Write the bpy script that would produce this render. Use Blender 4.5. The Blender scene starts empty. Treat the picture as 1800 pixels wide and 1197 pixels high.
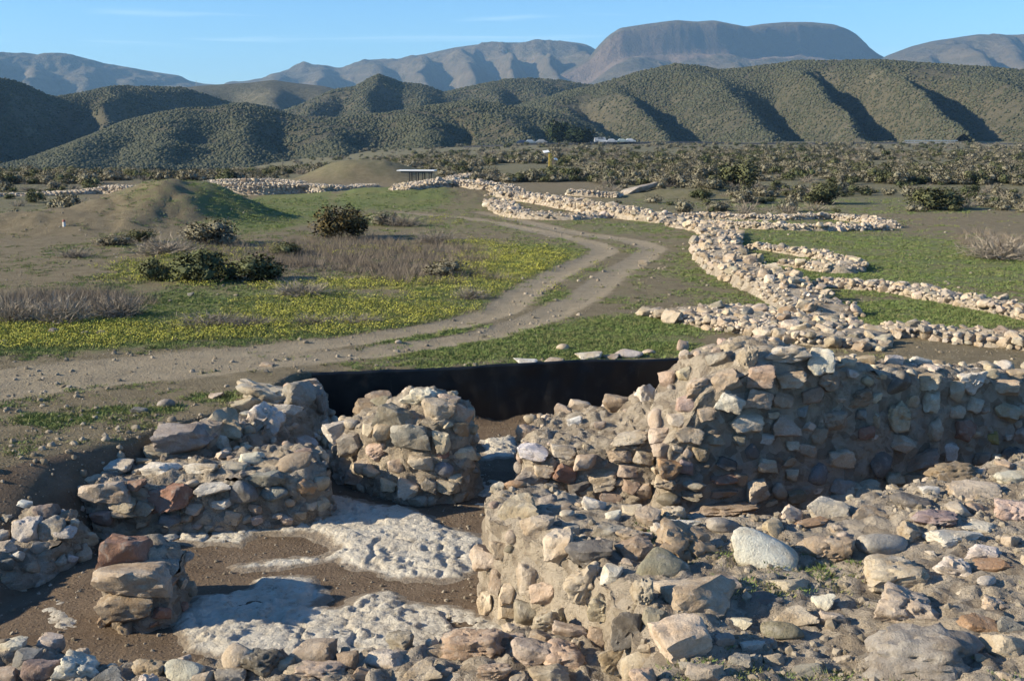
import bpy, bmesh, math, random
import numpy as np
from mathutils import Vector, Matrix, geometry
from mathutils.bvhtree import BVHTree
from math import radians as R

SC = bpy.context.scene
C = SC.collection
rnd = random.Random(7)
rng = np.random.default_rng(7)

# ------------------------------------------------------------------ camera
CAMZ = 4.2
PITCH = R(10.3)
F = 2000.0                      # focal length in photo pixels (photo 1800 x 1197)
cam = bpy.data.cameras.new('camera')
cam.sensor_width = 36.0
cam.lens = F / 1800.0 * 36.0
cam.clip_start = 0.1
cam.clip_end = 30000
camo = bpy.data.objects.new('camera', cam)
C.objects.link(camo)
camo.location = (0, 0, CAMZ)
camo.rotation_euler = (R(90) - PITCH, 0, 0)
SC.camera = camo

# ------------------------------------------------------------------ sky and sun
SUN_EL = R(22)
SUN_AZ = R(-101)                # from +Y clockwise: the sun stands at the left
wd = bpy.data.worlds.new('World')
SC.world = wd
wd.use_nodes = True
wn = wd.node_tree
sky = wn.nodes.new('ShaderNodeTexSky')
sky.sky_type = 'NISHITA'
sky.sun_disc = False
sky.sun_elevation = SUN_EL
sky.sun_rotation = SUN_AZ
sky.altitude = 300
sky.air_density = 1.0
sky.dust_density = 0.0
sky.ozone_density = 5.0
bg = wn.nodes['Background']
bg.inputs[1].default_value = 0.1
hs = wn.nodes.new('ShaderNodeHueSaturation')
hs.inputs['Saturation'].default_value = 1.06
tint = wn.nodes.new('ShaderNodeMix')
tint.data_type = 'RGBA'
tint.blend_type = 'MULTIPLY'
tint.inputs[0].default_value = 1.0
tint.inputs[7].default_value = (.76, .90, 1.0, 1)
wn.links.new(sky.outputs[0], hs.inputs['Color'])
wn.links.new(hs.outputs[0], tint.inputs[6])
# a few faint wisps of high cloud
tc = wn.nodes.new('ShaderNodeTexCoord')
mp_ = wn.nodes.new('ShaderNodeMapping')
mp_.inputs['Scale'].default_value = (2.2, 2.2, 46)
ns_ = wn.nodes.new('ShaderNodeTexNoise')
ns_.inputs['Scale'].default_value = 1.6
ns_.inputs['Detail'].default_value = 5
ns_.inputs['Distortion'].default_value = .6
mr_ = wn.nodes.new('ShaderNodeMapRange')
mr_.inputs[1].default_value = .60
mr_.inputs[2].default_value = .80
mr_.inputs[3].default_value = 0
mr_.inputs[4].default_value = .30
wisp = wn.nodes.new('ShaderNodeMix')
wisp.data_type = 'RGBA'
wisp.inputs[7].default_value = (6.5, 7.6, 8.2, 1)
wn.links.new(tc.outputs['Generated'], mp_.inputs[0])
wn.links.new(mp_.outputs[0], ns_.inputs['Vector'])
wn.links.new(ns_.outputs['Fac'], mr_.inputs[0])
wn.links.new(mr_.outputs[0], wisp.inputs[0])
wn.links.new(tint.outputs[2], wisp.inputs[6])
wn.links.new(wisp.outputs[2], bg.inputs[0])

sun = bpy.data.lights.new('sun', 'SUN')
sun.energy = 5.0
sun.angle = R(0.55)
sun.color = (1.0, 0.885, 0.68)
suno = bpy.data.objects.new('sun', sun)
C.objects.link(suno)
tosun = Vector((math.sin(SUN_AZ) * math.cos(SUN_EL), math.cos(SUN_AZ) * math.cos(SUN_EL), math.sin(SUN_EL)))
suno.rotation_euler = tosun.to_track_quat('Z', 'Y').to_euler()

vs = SC.view_settings
vs.view_transform = 'Standard'
vs.look = 'None'
vs.exposure = 1.0
vs.gamma = 1.0
vs.use_curve_mapping = False
SC.cycles.max_bounces = 5
SC.cycles.diffuse_bounces = 3
SC.cycles.volume_bounces = 0
SC.cycles.use_adaptive_sampling = True
SC.cycles.adaptive_threshold = 0.015
SC.cycles.use_denoising = True

# ------------------------------------------------------------------ helpers
cP, sP = math.cos(PITCH), math.sin(PITCH)


def ray(px, py):
    u = (px - 900.0) / F
    v = (py - 598.5) / F
    return u, cP - v * sP, -(sP + v * cP)


def P(px, py, z=0.0):
    """the point at height z that the photo shows at this pixel"""
    dx, dy, dz = ray(px, py)
    t = (z - CAMZ) / dz
    return dx * t, dy * t


def PY(px, py, Y):
    dx, dy, dz = ray(px, py)
    t = Y / dy
    return dx * t, Y, CAMZ + dz * t


def depth_of(x, y, z):
    return y * cP - (z - CAMZ) * sP


def _hash(ix, iy, iz, seed):
    h = (ix * 374761393 + iy * 668265263 + iz * 2147483647 + seed * 1274126177) & 0xFFFFFFFF
    h = ((h ^ (h >> 13)) * 1274126177) & 0xFFFFFFFF
    h = ((h ^ (h >> 15)) * 2246822519) & 0xFFFFFFFF
    return ((h ^ (h >> 16)) & 0xFFFFFF) / float(0xFFFFFF)


def vnoise(p, seed=0):
    """value noise in -1..1, p is (N,3)"""
    p = np.asarray(p, float)
    i = np.floor(p).astype(np.int64)
    f = p - i
    w = f * f * f * (f * (f * 6 - 15) + 10)
    r = 0
    for a in (0, 1):
        wx = w[:, 0] if a else 1 - w[:, 0]
        for b in (0, 1):
            wy = w[:, 1] if b else 1 - w[:, 1]
            for c in (0, 1):
                wz = w[:, 2] if c else 1 - w[:, 2]
                r = r + wx * wy * wz * _hash(i[:, 0] + a, i[:, 1] + b, i[:, 2] + c, seed)
    return r * 2 - 1


def fbm(p, oct=4, seed=0, gain=0.5):
    r, a, s = 0, 1.0, 0.0
    p = np.asarray(p, float)
    for k in range(oct):
        r = r + a * vnoise(p * (2.03 ** k) + 17.3 * k, seed + k)
        s += a
        a *= gain
    return r / s


def n2(x, y, s, oct=3, seed=0):
    x = np.asarray(x, float).ravel()
    y = np.asarray(y, float).ravel()
    return fbm(np.stack([x * s, y * s, np.zeros_like(x) + seed * 3.7], 1), oct, seed)


def sstep(a, b, x):
    t = np.clip((x - a) / (b - a), 0, 1)
    return t * t * (3 - 2 * t)


def resample(pts, step, closed=True):
    pts = [np.array(p, float) for p in pts]
    if closed:
        pts = pts + [pts[0]]
    out = []
    for a, b in zip(pts[:-1], pts[1:]):
        L = np.linalg.norm(b - a)
        n = max(1, int(round(L / step)))
        for k in range(n):
            out.append(a + (b - a) * k / n)
    if not closed:
        out.append(pts[-1])
    return np.array(out)


def smooth_poly(pts, it=2, closed=True):
    """Chaikin corner cutting"""
    pts = np.array(pts, float)
    for _ in range(it):
        q = []
        n = len(pts)
        rng_ = range(n if closed else n - 1)
        if not closed:
            q.append(pts[0])
        for k in rng_:
            a, b = pts[k], pts[(k + 1) % n]
            q += [a * .75 + b * .25, a * .25 + b * .75]
        if not closed:
            q.append(pts[-1])
        pts = np.array(q)
    return pts


def sdf(x, y, poly):
    """signed distance, positive inside"""
    x = np.asarray(x, float)
    y = np.asarray(y, float)
    poly = np.asarray(poly, float)
    d = np.full(x.shape, 1e18)
    ins = np.zeros(x.shape, bool)
    n = len(poly)
    for k in range(n):
        ax, ay = poly[k]
        bx, by = poly[(k + 1) % n]
        ex, ey = bx - ax, by - ay
        wx, wy = x - ax, y - ay
        t = np.clip((wx * ex + wy * ey) / (ex * ex + ey * ey + 1e-12), 0, 1)
        d = np.minimum(d, (wx - ex * t) ** 2 + (wy - ey * t) ** 2)
        c = ((ay > y) != (by > y)) & (x < ex * (y - ay) / (by - ay + 1e-12) + ax)
        ins ^= c
    d = np.sqrt(d)
    return np.where(ins, d, -d)


def dist_line(x, y, line):
    d = np.full(np.shape(x), 1e18)
    for (ax, ay), (bx, by) in zip(line[:-1], line[1:]):
        ex, ey = bx - ax, by - ay
        wx, wy = x - ax, y - ay
        t = np.clip((wx * ex + wy * ey) / (ex * ex + ey * ey + 1e-12), 0, 1)
        d = np.minimum(d, (wx - ex * t) ** 2 + (wy - ey * t) ** 2)
    return np.sqrt(d)


def mesh_np(name, verts, faces, mat, smooth=True):
    me = bpy.data.meshes.new(name)
    verts = np.ascontiguousarray(verts, dtype=np.float32)
    faces = np.ascontiguousarray(faces, dtype=np.int32)
    k = faces.shape[1]
    me.vertices.add(len(verts))
    me.vertices.foreach_set('co', verts.ravel())
    me.loops.add(faces.size)
    me.loops.foreach_set('vertex_index', faces.ravel())
    me.polygons.add(len(faces))
    me.polygons.foreach_set('loop_start', np.arange(0, faces.size, k, dtype=np.int32))
    me.polygons.foreach_set('use_smooth', np.full(len(faces), smooth))
    me.update(calc_edges=True)
    if mat:
        me.materials.append(mat)
    return me


def add_attr(me, name, vals):
    a = me.attributes.new(name, 'FLOAT', 'POINT')
    a.data.foreach_set('value', np.ascontiguousarray(vals, dtype=np.float32).ravel())


def obj(name, data, parent=None, loc=None, **props):
    o = bpy.data.objects.new(name, data)
    C.objects.link(o)
    if parent is not None:
        o.parent = parent
    if loc is not None:
        o.location = loc
    for k, v in props.items():
        if v is not None:
            o[k] = v
    return o


def thing(name, label, cat, loc=(0, 0, 0), group=None, rotz=0):
    o = obj(name, None, None, loc, label=label, category=cat, group=group, kind='thing')
    o.empty_display_size = 0.2
    o.rotation_euler = (0, 0, rotz)
    return o


def grid_faces(nr, nc):
    a = (np.arange(nr - 1)[:, None] * nc + np.arange(nc - 1)[None, :]).ravel()
    return np.stack([a, a + 1, a + nc + 1, a + nc], 1)


# ------------------------------------------------------------------ materials
def newmat(name, rough=0.95):
    m = bpy.data.materials.new(name)
    m.use_nodes = True
    nt = m.node_tree
    b = nt.nodes['Principled BSDF']
    b.inputs['Roughness'].default_value = rough
    b.inputs['Specular IOR Level'].default_value = 0.15
    return m, nt, b


class NB:
    """short hand for shader nodes"""
    def __init__(s, nt):
        s.nt = nt

    def n(s, t, **kw):
        nd = s.nt.nodes.new(t)
        for k, v in kw.items():
            setattr(nd, k, v)
        return nd

    def set(s, sock, v):
        if isinstance(v, bpy.types.NodeSocket):
            s.nt.links.new(v, sock)
        elif v is not None:
            if sock.type == 'RGBA' and not isinstance(v, (int, float)) and len(v) == 3:
                v = (*v, 1)
            sock.default_value = v

    def noise(s, vec, scale, detail=4, rough=0.55, col=False, dist=0):
        nd = s.n('ShaderNodeTexNoise')
        s.set(nd.inputs['Vector'], vec)
        nd.inputs['Scale'].default_value = scale
        nd.inputs['Detail'].default_value = detail
        nd.inputs['Roughness'].default_value = rough
        nd.inputs['Distortion'].default_value = dist
        return nd.outputs['Color' if col else 'Fac']

    def vor(s, vec, scale, feat='F1', out='Distance', rand=1.0):
        nd = s.n('ShaderNodeTexVoronoi', feature=feat)
        s.set(nd.inputs['Vector'], vec)
        nd.inputs['Scale'].default_value = scale
        nd.inputs['Randomness'].default_value = rand
        return nd.outputs[out]

    def ramp(s, fac, a, b, lo=0.0, hi=1.0):
        nd = s.n('ShaderNodeMapRange')
        nd.interpolation_type = 'SMOOTHSTEP'
        s.set(nd.inputs[0], fac)
        s.set(nd.inputs[1], a)
        s.set(nd.inputs[2], b)
        s.set(nd.inputs[3], lo)
        s.set(nd.inputs[4], hi)
        return nd.outputs[0]

    def mix(s, fac, a, b, mode='MIX'):
        nd = s.n('ShaderNodeMix', data_type='RGBA', blend_type=mode)
        s.set(nd.inputs[0], fac)
        s.set(nd.inputs[6], a)
        s.set(nd.inputs[7], b)
        return nd.outputs[2]

    def math(s, op, a, b=None, c=None):
        nd = s.n('ShaderNodeMath', operation=op)
        s.set(nd.inputs[0], a)
        if b is not None:
            s.set(nd.inputs[1], b)
        if c is not None:
            s.set(nd.inputs[2], c)
        return nd.outputs[0]

    def attr(s, name):
        return s.n('ShaderNodeAttribute', attribute_name=name).outputs['Fac']

    def pos(s):
        return s.n('ShaderNodeNewGeometry').outputs['Position']

    def bump(s, h, strength, dist, normal=None):
        nd = s.n('ShaderNodeBump')
        nd.inputs['Strength'].default_value = strength
        nd.inputs['Distance'].default_value = dist
        s.set(nd.inputs['Height'], h)
        if normal is not None:
            s.set(nd.inputs['Normal'], normal)
        return nd.outputs[0]


def stone_material():
    m, nt, b = newmat('stone', 0.93)
    k = NB(nt)
    pos = k.pos()
    oi = k.n('ShaderNodeObjectInfo')
    va = k.n('ShaderNodeVectorMath', operation='ADD')
    k.set(va.inputs[0], pos)
    cmb = k.n('ShaderNodeCombineXYZ')
    k.set(cmb.inputs[0], k.math('MULTIPLY', oi.outputs['Random'], 37.0))
    k.set(cmb.inputs[1], k.math('MULTIPLY', oi.outputs['Random'], 91.0))
    k.set(va.inputs[1], cmb.outputs[0])
    p = va.outputs[0]
    base = oi.outputs['Color']
    c = k.mix(k.ramp(k.noise(p, 3.5, 3), .35, .7), base, k.mix(1.0, base, (.74, .67, .59), 'MULTIPLY'))
    c = k.mix(k.ramp(k.noise(p, 9, 5, .65), .5, .72, 0, .55), c, (.50, .45, .38))       # pale limy crust
    c = k.mix(k.ramp(k.noise(p, 6.3, 6, .7), .58, .76, 0, .7), c, (.20, .15, .105))   # soil stains
    c = k.mix(k.ramp(k.noise(p, 45, 4, .7), .35, .7, .25, 0), c, (.10, .08, .06))       # fine pits
    k.set(b.inputs['Base Color'], c)
    pits = k.ramp(k.vor(p, 26), .05, .38)
    h1 = k.math('ADD', k.noise(p, 16, 8, .72), k.math('MULTIPLY', pits, .12))
    nrm = k.bump(h1, .75, .05)
    k.set(b.inputs['Normal'], k.bump(k.noise(p, 75, 4, .75), .6, .012, nrm))
    return m


def mortar_material():
    m, nt, b = newmat('earth_mortar', 0.97)
    k = NB(nt)
    p = k.pos()
    c = k.mix(k.ramp(k.noise(p, 1.3, 4), .3, .7), (.47, .39, .29), (.57, .485, .375))
    c = k.mix(k.ramp(k.noise(p, 7, 6, .7), .45, .7, 0, .7), c, (.25, .195, .14))
    c = k.mix(k.ramp(k.vor(p, 42), .0, .32, .55, 0), c, (.46, .40, .32))
    cellc = k.n('ShaderNodeSeparateColor')
    k.set(cellc.inputs[0], k.vor(p, 5.5, out='Color'))
    c = k.mix(k.ramp(cellc.outputs[0], .55, .75, 0, .6), c, (.50, .43, .345))
    c = k.mix(k.ramp(cellc.outputs[1], .65, .85, 0, .6), c, (.24, .19, .14))
    k.set(b.inputs['Base Color'], c)
    h = k.math('ADD', k.noise(p, 14, 9, .75), k.math('MULTIPLY', k.ramp(k.vor(p, 38), 0, .5, 1, 0), .3))
    k.set(b.inputs['Normal'], k.bump(k.noise(p, 55, 5, .75), .7, .02, k.bump(h, 1.0, .11)))
    return m


def bedrock_material():
    m, nt, b = newmat('bedrock', 0.9)
    k = NB(nt)
    p = k.pos()
    c = k.mix(k.ramp(k.noise(p, 2.2, 5), .35, .65), (.62, .57, .475), (.54, .48, .385))
    c = k.mix(k.ramp(k.noise(p, 8, 7, .7), .52, .68, 0, .7), c, (.30, .25, .19))
    c = k.mix(k.ramp(k.attr('edge'), .0, .5, .85, 0), c, (.20, .155, .11))
    k.set(b.inputs['Base Color'], c)
    h = k.math('ADD', k.noise(p, 11, 9, .7, dist=.4), k.math('MULTIPLY', k.ramp(k.vor(p, 16), .0, .45), .15))
    nrm = k.bump(h, .9, .08)
    k.set(b.inputs['Normal'], k.bump(k.noise(p, 60, 4, .7), .5, .012, nrm))
    return m


def ground_material():
    m, nt, b = newmat('ground', 0.97)
    k = NB(nt)
    p = k.pos()
    big = k.noise(p, .35, 5, .6)
    mid = k.noise(p, 2.2, 6, .65)
    fine = k.noise(p, 16, 5, .7)
    soil = k.mix(k.ramp(mid, .3, .7), (.145, .117, .070), (.205, .168, .105))
    soil = k.mix(k.ramp(fine, .5, .72, 0, .7), soil, (.105, .078, .054))
    soil = k.mix(k.ramp(k.vor(p, 13), .03, .2, .75, 0), soil, (.34, .30, .245))
    track = k.mix(k.ramp(mid, .3, .7), (.30, .25, .172), (.245, .20, .135))
    c = k.mix(k.ramp(k.math('ADD', k.attr('track'), k.math('MULTIPLY', k.math('SUBTRACT', mid, .5), 1.1)), .25, .85), soil, track)
    g = k.math('ADD', k.attr('grass'), k.math('MULTIPLY', k.math('SUBTRACT', mid, .5), 1.1))
    g = k.math('ADD', g, k.math('MULTIPLY', k.math('SUBTRACT', fine, .5), .7))
    gcol = k.mix(k.ramp(big, .35, .65), (.115, .145, .048), (.15, .155, .06))
    c = k.mix(k.ramp(g, .42, .78, 0, .9), c, gcol)
    y = k.math('ADD', k.attr('yellow'), k.math('MULTIPLY', k.math('SUBTRACT', k.noise(p, 3.2, 6, .75), .5), 1.6))
    c = k.mix(k.ramp(y, .35, .95, 0, .8), c, (.33, .31, .04))
    d = k.math('ADD', k.attr('dry'), k.math('MULTIPLY', k.math('SUBTRACT', mid, .5), .8))
    c = k.mix(k.ramp(d, .4, .8, 0, .8), c, (.155, .135, .105))
    s = k.math('ADD', k.attr('scrub'), k.math('MULTIPLY', k.math('SUBTRACT', big, .5), .8))
    c = k.mix(k.ramp(s, .3, .8, 0, .75), c, k.mix(k.ramp(mid, .35, .65), (.125, .125, .062), (.165, .148, .09)))
    c = k.mix(k.ramp(k.attr('pit'), .3, .9), c, k.mix(k.ramp(mid, .3, .7), (.125, .088, .058), (.175, .13, .09)))
    k.set(b.inputs['Base Color'], c)
    h = k.math('ADD', k.noise(p, 9, 9, .75), k.math('MULTIPLY', k.ramp(k.vor(p, 15), 0, .4, 1, 0), .25))
    k.set(b.inputs['Normal'], k.bump(h, .85, .07))
    return m


def hill_material(name, ca, cb, cc, scale, band=None):
    m, nt, b = newmat(name, 1.0)
    k = NB(nt)
    p = k.pos()
    c = k.mix(k.ramp(k.noise(p, .012 * scale, 5, .6), .38, .62), ca, cb)
    c = k.mix(k.ramp(k.noise(p, .16 * scale, 4, .7), .48, .64, 0, .8), c, cc)
    c = k.mix(k.ramp(k.noise(p, .035 * scale, 6, .65), .56, .68, 0, .7), c, tuple(x * 1.45 for x in cb))
    if band:
        mpz = k.n('ShaderNodeMapping')
        mpz.inputs['Scale'].default_value = (.0012, .0012, .05)
        k.set(mpz.inputs[0], p)
        c = k.mix(k.ramp(k.noise(mpz.outputs[0], 1.0, 4, .6), .5, .66, 0, .55), c, (.15, .12, .085))
        c = k.mix(k.ramp(k.attr('cliff'), .3, .8), c, band)
    k.set(b.inputs['Base Color'], c)
    k.set(b.inputs['Normal'], k.bump(k.noise(p, .07 * scale, 8, .7), .8, 9.0 / scale))
    return m


def leaf_material(name, ca, cb, rough=.8):
    m, nt, b = newmat(name, rough)
    k = NB(nt)
    oi = k.n('ShaderNodeObjectInfo')
    c = k.mix(oi.outputs['Random'], ca, cb)
    c = k.mix(k.ramp(k.noise(k.pos(), 7.0, 2), .3, .7, 0, .45), c, k.mix(1, c, (.55, .55, .5), 'MULTIPLY'))
    k.set(b.inputs['Base Color'], c)
    return m


def plain(name, col, rough=.6, metal=0.0, noise=.0, nscale=20):
    m, nt, b = newmat(name, rough)
    b.inputs['Metallic'].default_value = metal
    k = NB(nt)
    if noise:
        k.set(b.inputs['Base Color'], k.mix(k.ramp(k.noise(k.pos(), nscale, 5, .65), .35, .7, 0, noise), col, tuple(x * .45 for x in col)))
    else:
        b.inputs['Base Color'].default_value = (*col, 1)
    return m


M_STONE = stone_material()
M_MORTAR = mortar_material()
M_BED = bedrock_material()
M_GROUND = ground_material()
M_GRASS = leaf_material('grass_blade', (.125, .185, .055), (.175, .21, .075))
M_GRASS_DULL = leaf_material('dull_grass_blade', (.155, .175, .065), (.21, .20, .09))
M_YELLOW = leaf_material('yellow_petal', (.46, .43, .07), (.36, .36, .08))
M_DRY = leaf_material('dry_stalk', (.185, .15, .115), (.25, .205, .155))
M_GREENBUSH = leaf_material('green_leaf', (.10, .115, .055), (.14, .145, .072))
M_OLIVEBUSH = leaf_material('olive_leaf', (.10, .082, .036), (.13, .10, .046))
M_GREYBUSH = leaf_material('grey_leaf', (.19, .18, .125), (.26, .235, .17))
M_TWIG = leaf_material('grey_twig', (.24, .205, .165), (.31, .265, .21))
M_BARK = plain('bark', (.12, .09, .065), .95, noise=.6)
M_HILLBUSH = leaf_material('hill_bush', (.055, .062, .038), (.094, .094, .060))

# ------------------------------------------------------------------ terrain
SHEET = smooth_poly([P(548, 660, 0), P(700, 653, 0), P(860, 647, 0), P(1050, 642, 0), P(1262, 630, 0)], 2, False)
PIT = [tuple(SHEET[0] + (-.35, .05))] + [tuple(q + (0, .32)) for q in SHEET] + [
    (4.6, 20.2), (4.4, 17.2), (9.5, 18.8), (16, 20), (16, -2), (-10, -2), (-8.8, 9), (-8.0, 11.8), (-7.0, 13.9),
    (-6.2, 14.9), (-5.15, 16.0), (-4.3, 17.3)]
MOUNDS = [  # x, y, rx, ry, h, flat
    (*P(312, 385, 0), 6.6, 6.4, 1.9, .14),
    (*P(120, 400, 0), 9.5, 5.0, .75, .1),
    (*P(645, 316, 0), 9.0, 8.0, 1.8, .15),
    (*P(1230, 345, 0), 9.0, 4.0, .55, .1),
    (*P(760, 345, 0), 12.0, 9.0, .7, .1),
]
TRACK_A = [P(*q) for q in [(-60, 665), (200, 640), (420, 622), (600, 600), (790, 570), (880, 545), (935, 505), (1000, 470), (1065, 442), (1045, 428), (960, 408), (880, 392), (820, 383), (700, 372)]]
TRACK_B = [P(*q) for q in [(-60, 700), (200, 668), (420, 645), (640, 620), (850, 588), (965, 552), (1032, 520), (1078, 480), (1125, 456), (1150, 437), (1115, 424), (1010, 408), (900, 384), (840, 372)]]


def terrain(x, y):
    shp = np.shape(x)
    x = np.ravel(np.asarray(x, float))
    y = np.ravel(np.asarray(y, float))
    z = .10 * n2(x, y, .09, 3, 1) * sstep(5, 40, y) + .030 * n2(x, y, .7, 3, 2) + .012 * n2(x, y, 3.1, 2, 3)
    for mx, my, rx, ry, h, fl in MOUNDS:
        r = np.sqrt(((x - mx) / rx) ** 2 + ((y - my) / ry) ** 2)
        r = r + .06 * n2(x, y, .25, 2, 5)
        z = z + h * (1 - sstep(fl, 1.05, r)) ** 1.25 + sstep(1.0, .5, r) * (.17 * n2(x, y, .6, 4, 6) + .09 * n2(x, y, 2.2, 3, 7))
    s = -x / np.maximum(y, 1)
    z = z - 7.5 * sstep(95, 330, y) * sstep(.06, .30, s)
    z = z - 2.0 * sstep(130, 330, y) * sstep(-.06, .10, s)
    z = z + .5 * n2(x, y, .03, 2, 9) * sstep(70, 160, y)
    z = z - 14 * sstep(560, 800, y)
    d = sdf(x, y, PIT)
    z = z - 1.0 * sstep(.02, .34 + 1.9 * sstep(-4.6, -6.4, x), d)
    z = z - .35 * sstep(1.4, .0, np.hypot((x + 6.6) / 1.1, (y - 12.6) / 1.3))
    dt = np.minimum(dist_line(x, y, TRACK_A), dist_line(x, y, TRACK_B))
    z = z - .035 * sstep(.6, .1, dt)
    return z.reshape(shp)


def ell(x, y, cx, cy, rx, ry):
    X0, Y0 = P(cx, cy)
    Yn = P(cx, cy + ry)[1]
    Yf = P(cx, cy - ry)[1]
    sx = rx * depth_of(0, Y0, 0) / F
    # lean of the zone along the view ray is ignored: plain ellipse on the ground
    dy = np.where(y > Y0, (y - Y0) / (Yf - Y0), (y - Y0) / (Y0 - Yn))
    return np.clip(1.25 - np.sqrt(((x - X0 * y / Y0 * .5 - X0 * .5) / sx) ** 2 + dy ** 2), 0, 1)


GRASS = [(320, 375, 150, 40, .5), (1500, 470, 480, 110, .52), (1150, 480, 220, 90, .42), (150, 480, 320, 80, .34), (330, 370, 300, 40, .4), (760, 380, 260, 40, .5), (200, 700, 320, 60, .16), (1000, 350, 300, 25, .4), (930, 602, 330, 36, 1.0), (1120, 575, 170, 25, .9), (700, 640, 150, 16, .5), (430, 555, 480, 58, .72), (830, 520, 170, 30, .7),
         (120, 600, 220, 28, .8), (300, 500, 170, 45, .5), (480, 372, 110, 45, 1.0), (430, 385, 120, 20, .7), (690, 352, 130, 22, .85), (840, 372, 120, 16, .5),
         (930, 455, 140, 34, .9), (1000, 400, 170, 22, .55), (1120, 400, 90, 16, .6), (1420, 425, 190, 32, .72), (1620, 460, 300, 60, .70),
         (1640, 553, 190, 28, 1.05), (1450, 480, 110, 20, .9), (1330, 462, 60, 16, .9), (1500, 360, 330, 22, .55), (1160, 385, 80, 10, .7), (1700, 650, 150, 20, .25),
         (60, 735, 130, 14, .42), (300, 715, 150, 10, .34), (480, 690, 110, 10, .42), (40, 850, 90, 16, .7), (230, 720, 90, 10, .5), (640, 480, 300, 45, .35), (1280, 540, 90, 26, .5),
         (380, 700, 60, 10, .6), (690, 385, 80, 14, .7), (560, 445, 420, 60, .3), (980, 520, 40, 24, .55), (1010, 480, 40, 22, .5), (1020, 425, 110, 10, .5)]
YELLOW = [(120, 592, 260, 24, .85), (480, 585, 220, 16, .45), (620, 550, 260, 34, .55), (900, 462, 130, 32, .8), (330, 470, 130, 40, .55), (840, 430, 60, 14, .5),
          (860, 500, 120, 24, .6), (300, 585, 170, 16, .5), (640, 500, 220, 12, .65), (560, 440, 200, 10, .3), (830, 385, 90, 10, .3)]
DRYZ = [(610, 452, 260, 30, 1.0), (110, 540, 150, 26, .9), (1760, 430, 90, 22, .9), (360, 440, 110, 22, .5), (760, 485, 130, 16, .7)]


def zone(x, y, zs):
    r = np.zeros_like(x)
    for cx, cy, rx, ry, s in zs:
        r = np.maximum(r, s * np.minimum(1, 1.6 * ell(x, y, cx, cy, rx, ry)))
    return r


def masks(x, y):
    g = zone(x, y, GRASS)
    ye = zone(x, y, YELLOW)
    dr = zone(x, y, DRYZ)
    dt = np.minimum(dist_line(x, y, TRACK_A), dist_line(x, y, TRACK_B))
    wide = sstep(2.0, .2, np.abs(dist_line(x, y, TRACK_A) + dist_line(x, y, TRACK_B) - 1.6)) * sstep(-1, -5, x)
    tr = np.clip(np.maximum(sstep(.75, .30, dt) * (1 - .5 * sstep(45, 70, y)), .8 * wide * sstep(-1.0, -4.5, x)), 0, 1)
    g = g * (1 - tr)
    ye = ye * (1 - tr)
    dr = dr * (1 - tr)
    d = sdf(x, y, PIT)
    pit = sstep(.05, .35, d)
    g = g * (1 - pit)
    s = -x / np.maximum(y, 1)
    scrub = np.maximum(sstep(48, 76, y) * sstep(-.02, -.14, s), sstep(88, 115, y))
    scrub = np.maximum(scrub, sstep(50, 62, y) * sstep(.34, .40, s))
    return g, ye, dr, tr, pit, scrub


rows = np.concatenate([np.linspace(-60, 5, 28)[:-1], 5 * np.exp(np.arange(0, 1, 1 / 640.) * math.log(950 / 5.))])
cols = np.sign(np.linspace(-1, 1, 460)) * np.abs(np.linspace(-1, 1, 460)) ** 1.12 * .80
YY, SS = np.meshgrid(rows, cols, indexing='ij')
XX = SS * (np.maximum(YY, 5) + 7)
ZZ = terrain(XX, YY)
me = mesh_np('ground', np.stack([XX.ravel(), YY.ravel(), ZZ.ravel()], 1), grid_faces(len(rows), len(cols)), M_GROUND)
for nm, v in zip(('grass', 'yellow', 'dry', 'track', 'pit', 'scrub'), masks(XX.ravel(), YY.ravel())):
    add_attr(me, nm, v)
obj('ground', me, kind='structure')


def tz(x, y):
    return float(terrain(np.array([x]), np.array([y]))[0])


# far valley floor under the hills, out to the mountains
bm = bmesh.new()
bmesh.ops.create_circle(bm, cap_ends=True, segments=96, radius=9500)
vf = bpy.data.meshes.new('valley_floor')
bm.to_mesh(vf)
bm.free()
vf.materials.append(hill_material('valley_soil', (.13, .115, .075), (.16, .135, .09), (.09, .085, .05), 1.0))
obj('valley_floor', vf, None, (0, 2500, -16.5), kind='structure')

# ------------------------------------------------------------------ hills and mountains
HB = hill_material('scrub_hill', (.090, .084, .056), (.110, .098, .066), (.062, .064, .042), 1.0)
HM = hill_material('far_mountain', (.088, .075, .052), (.118, .094, .064), (.062, .060, .042), .22, (.17, .125, .095))


def prof_hill(t):
    return 1 - sstep(0, 1.0, t) * .55 - .45 * t


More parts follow.
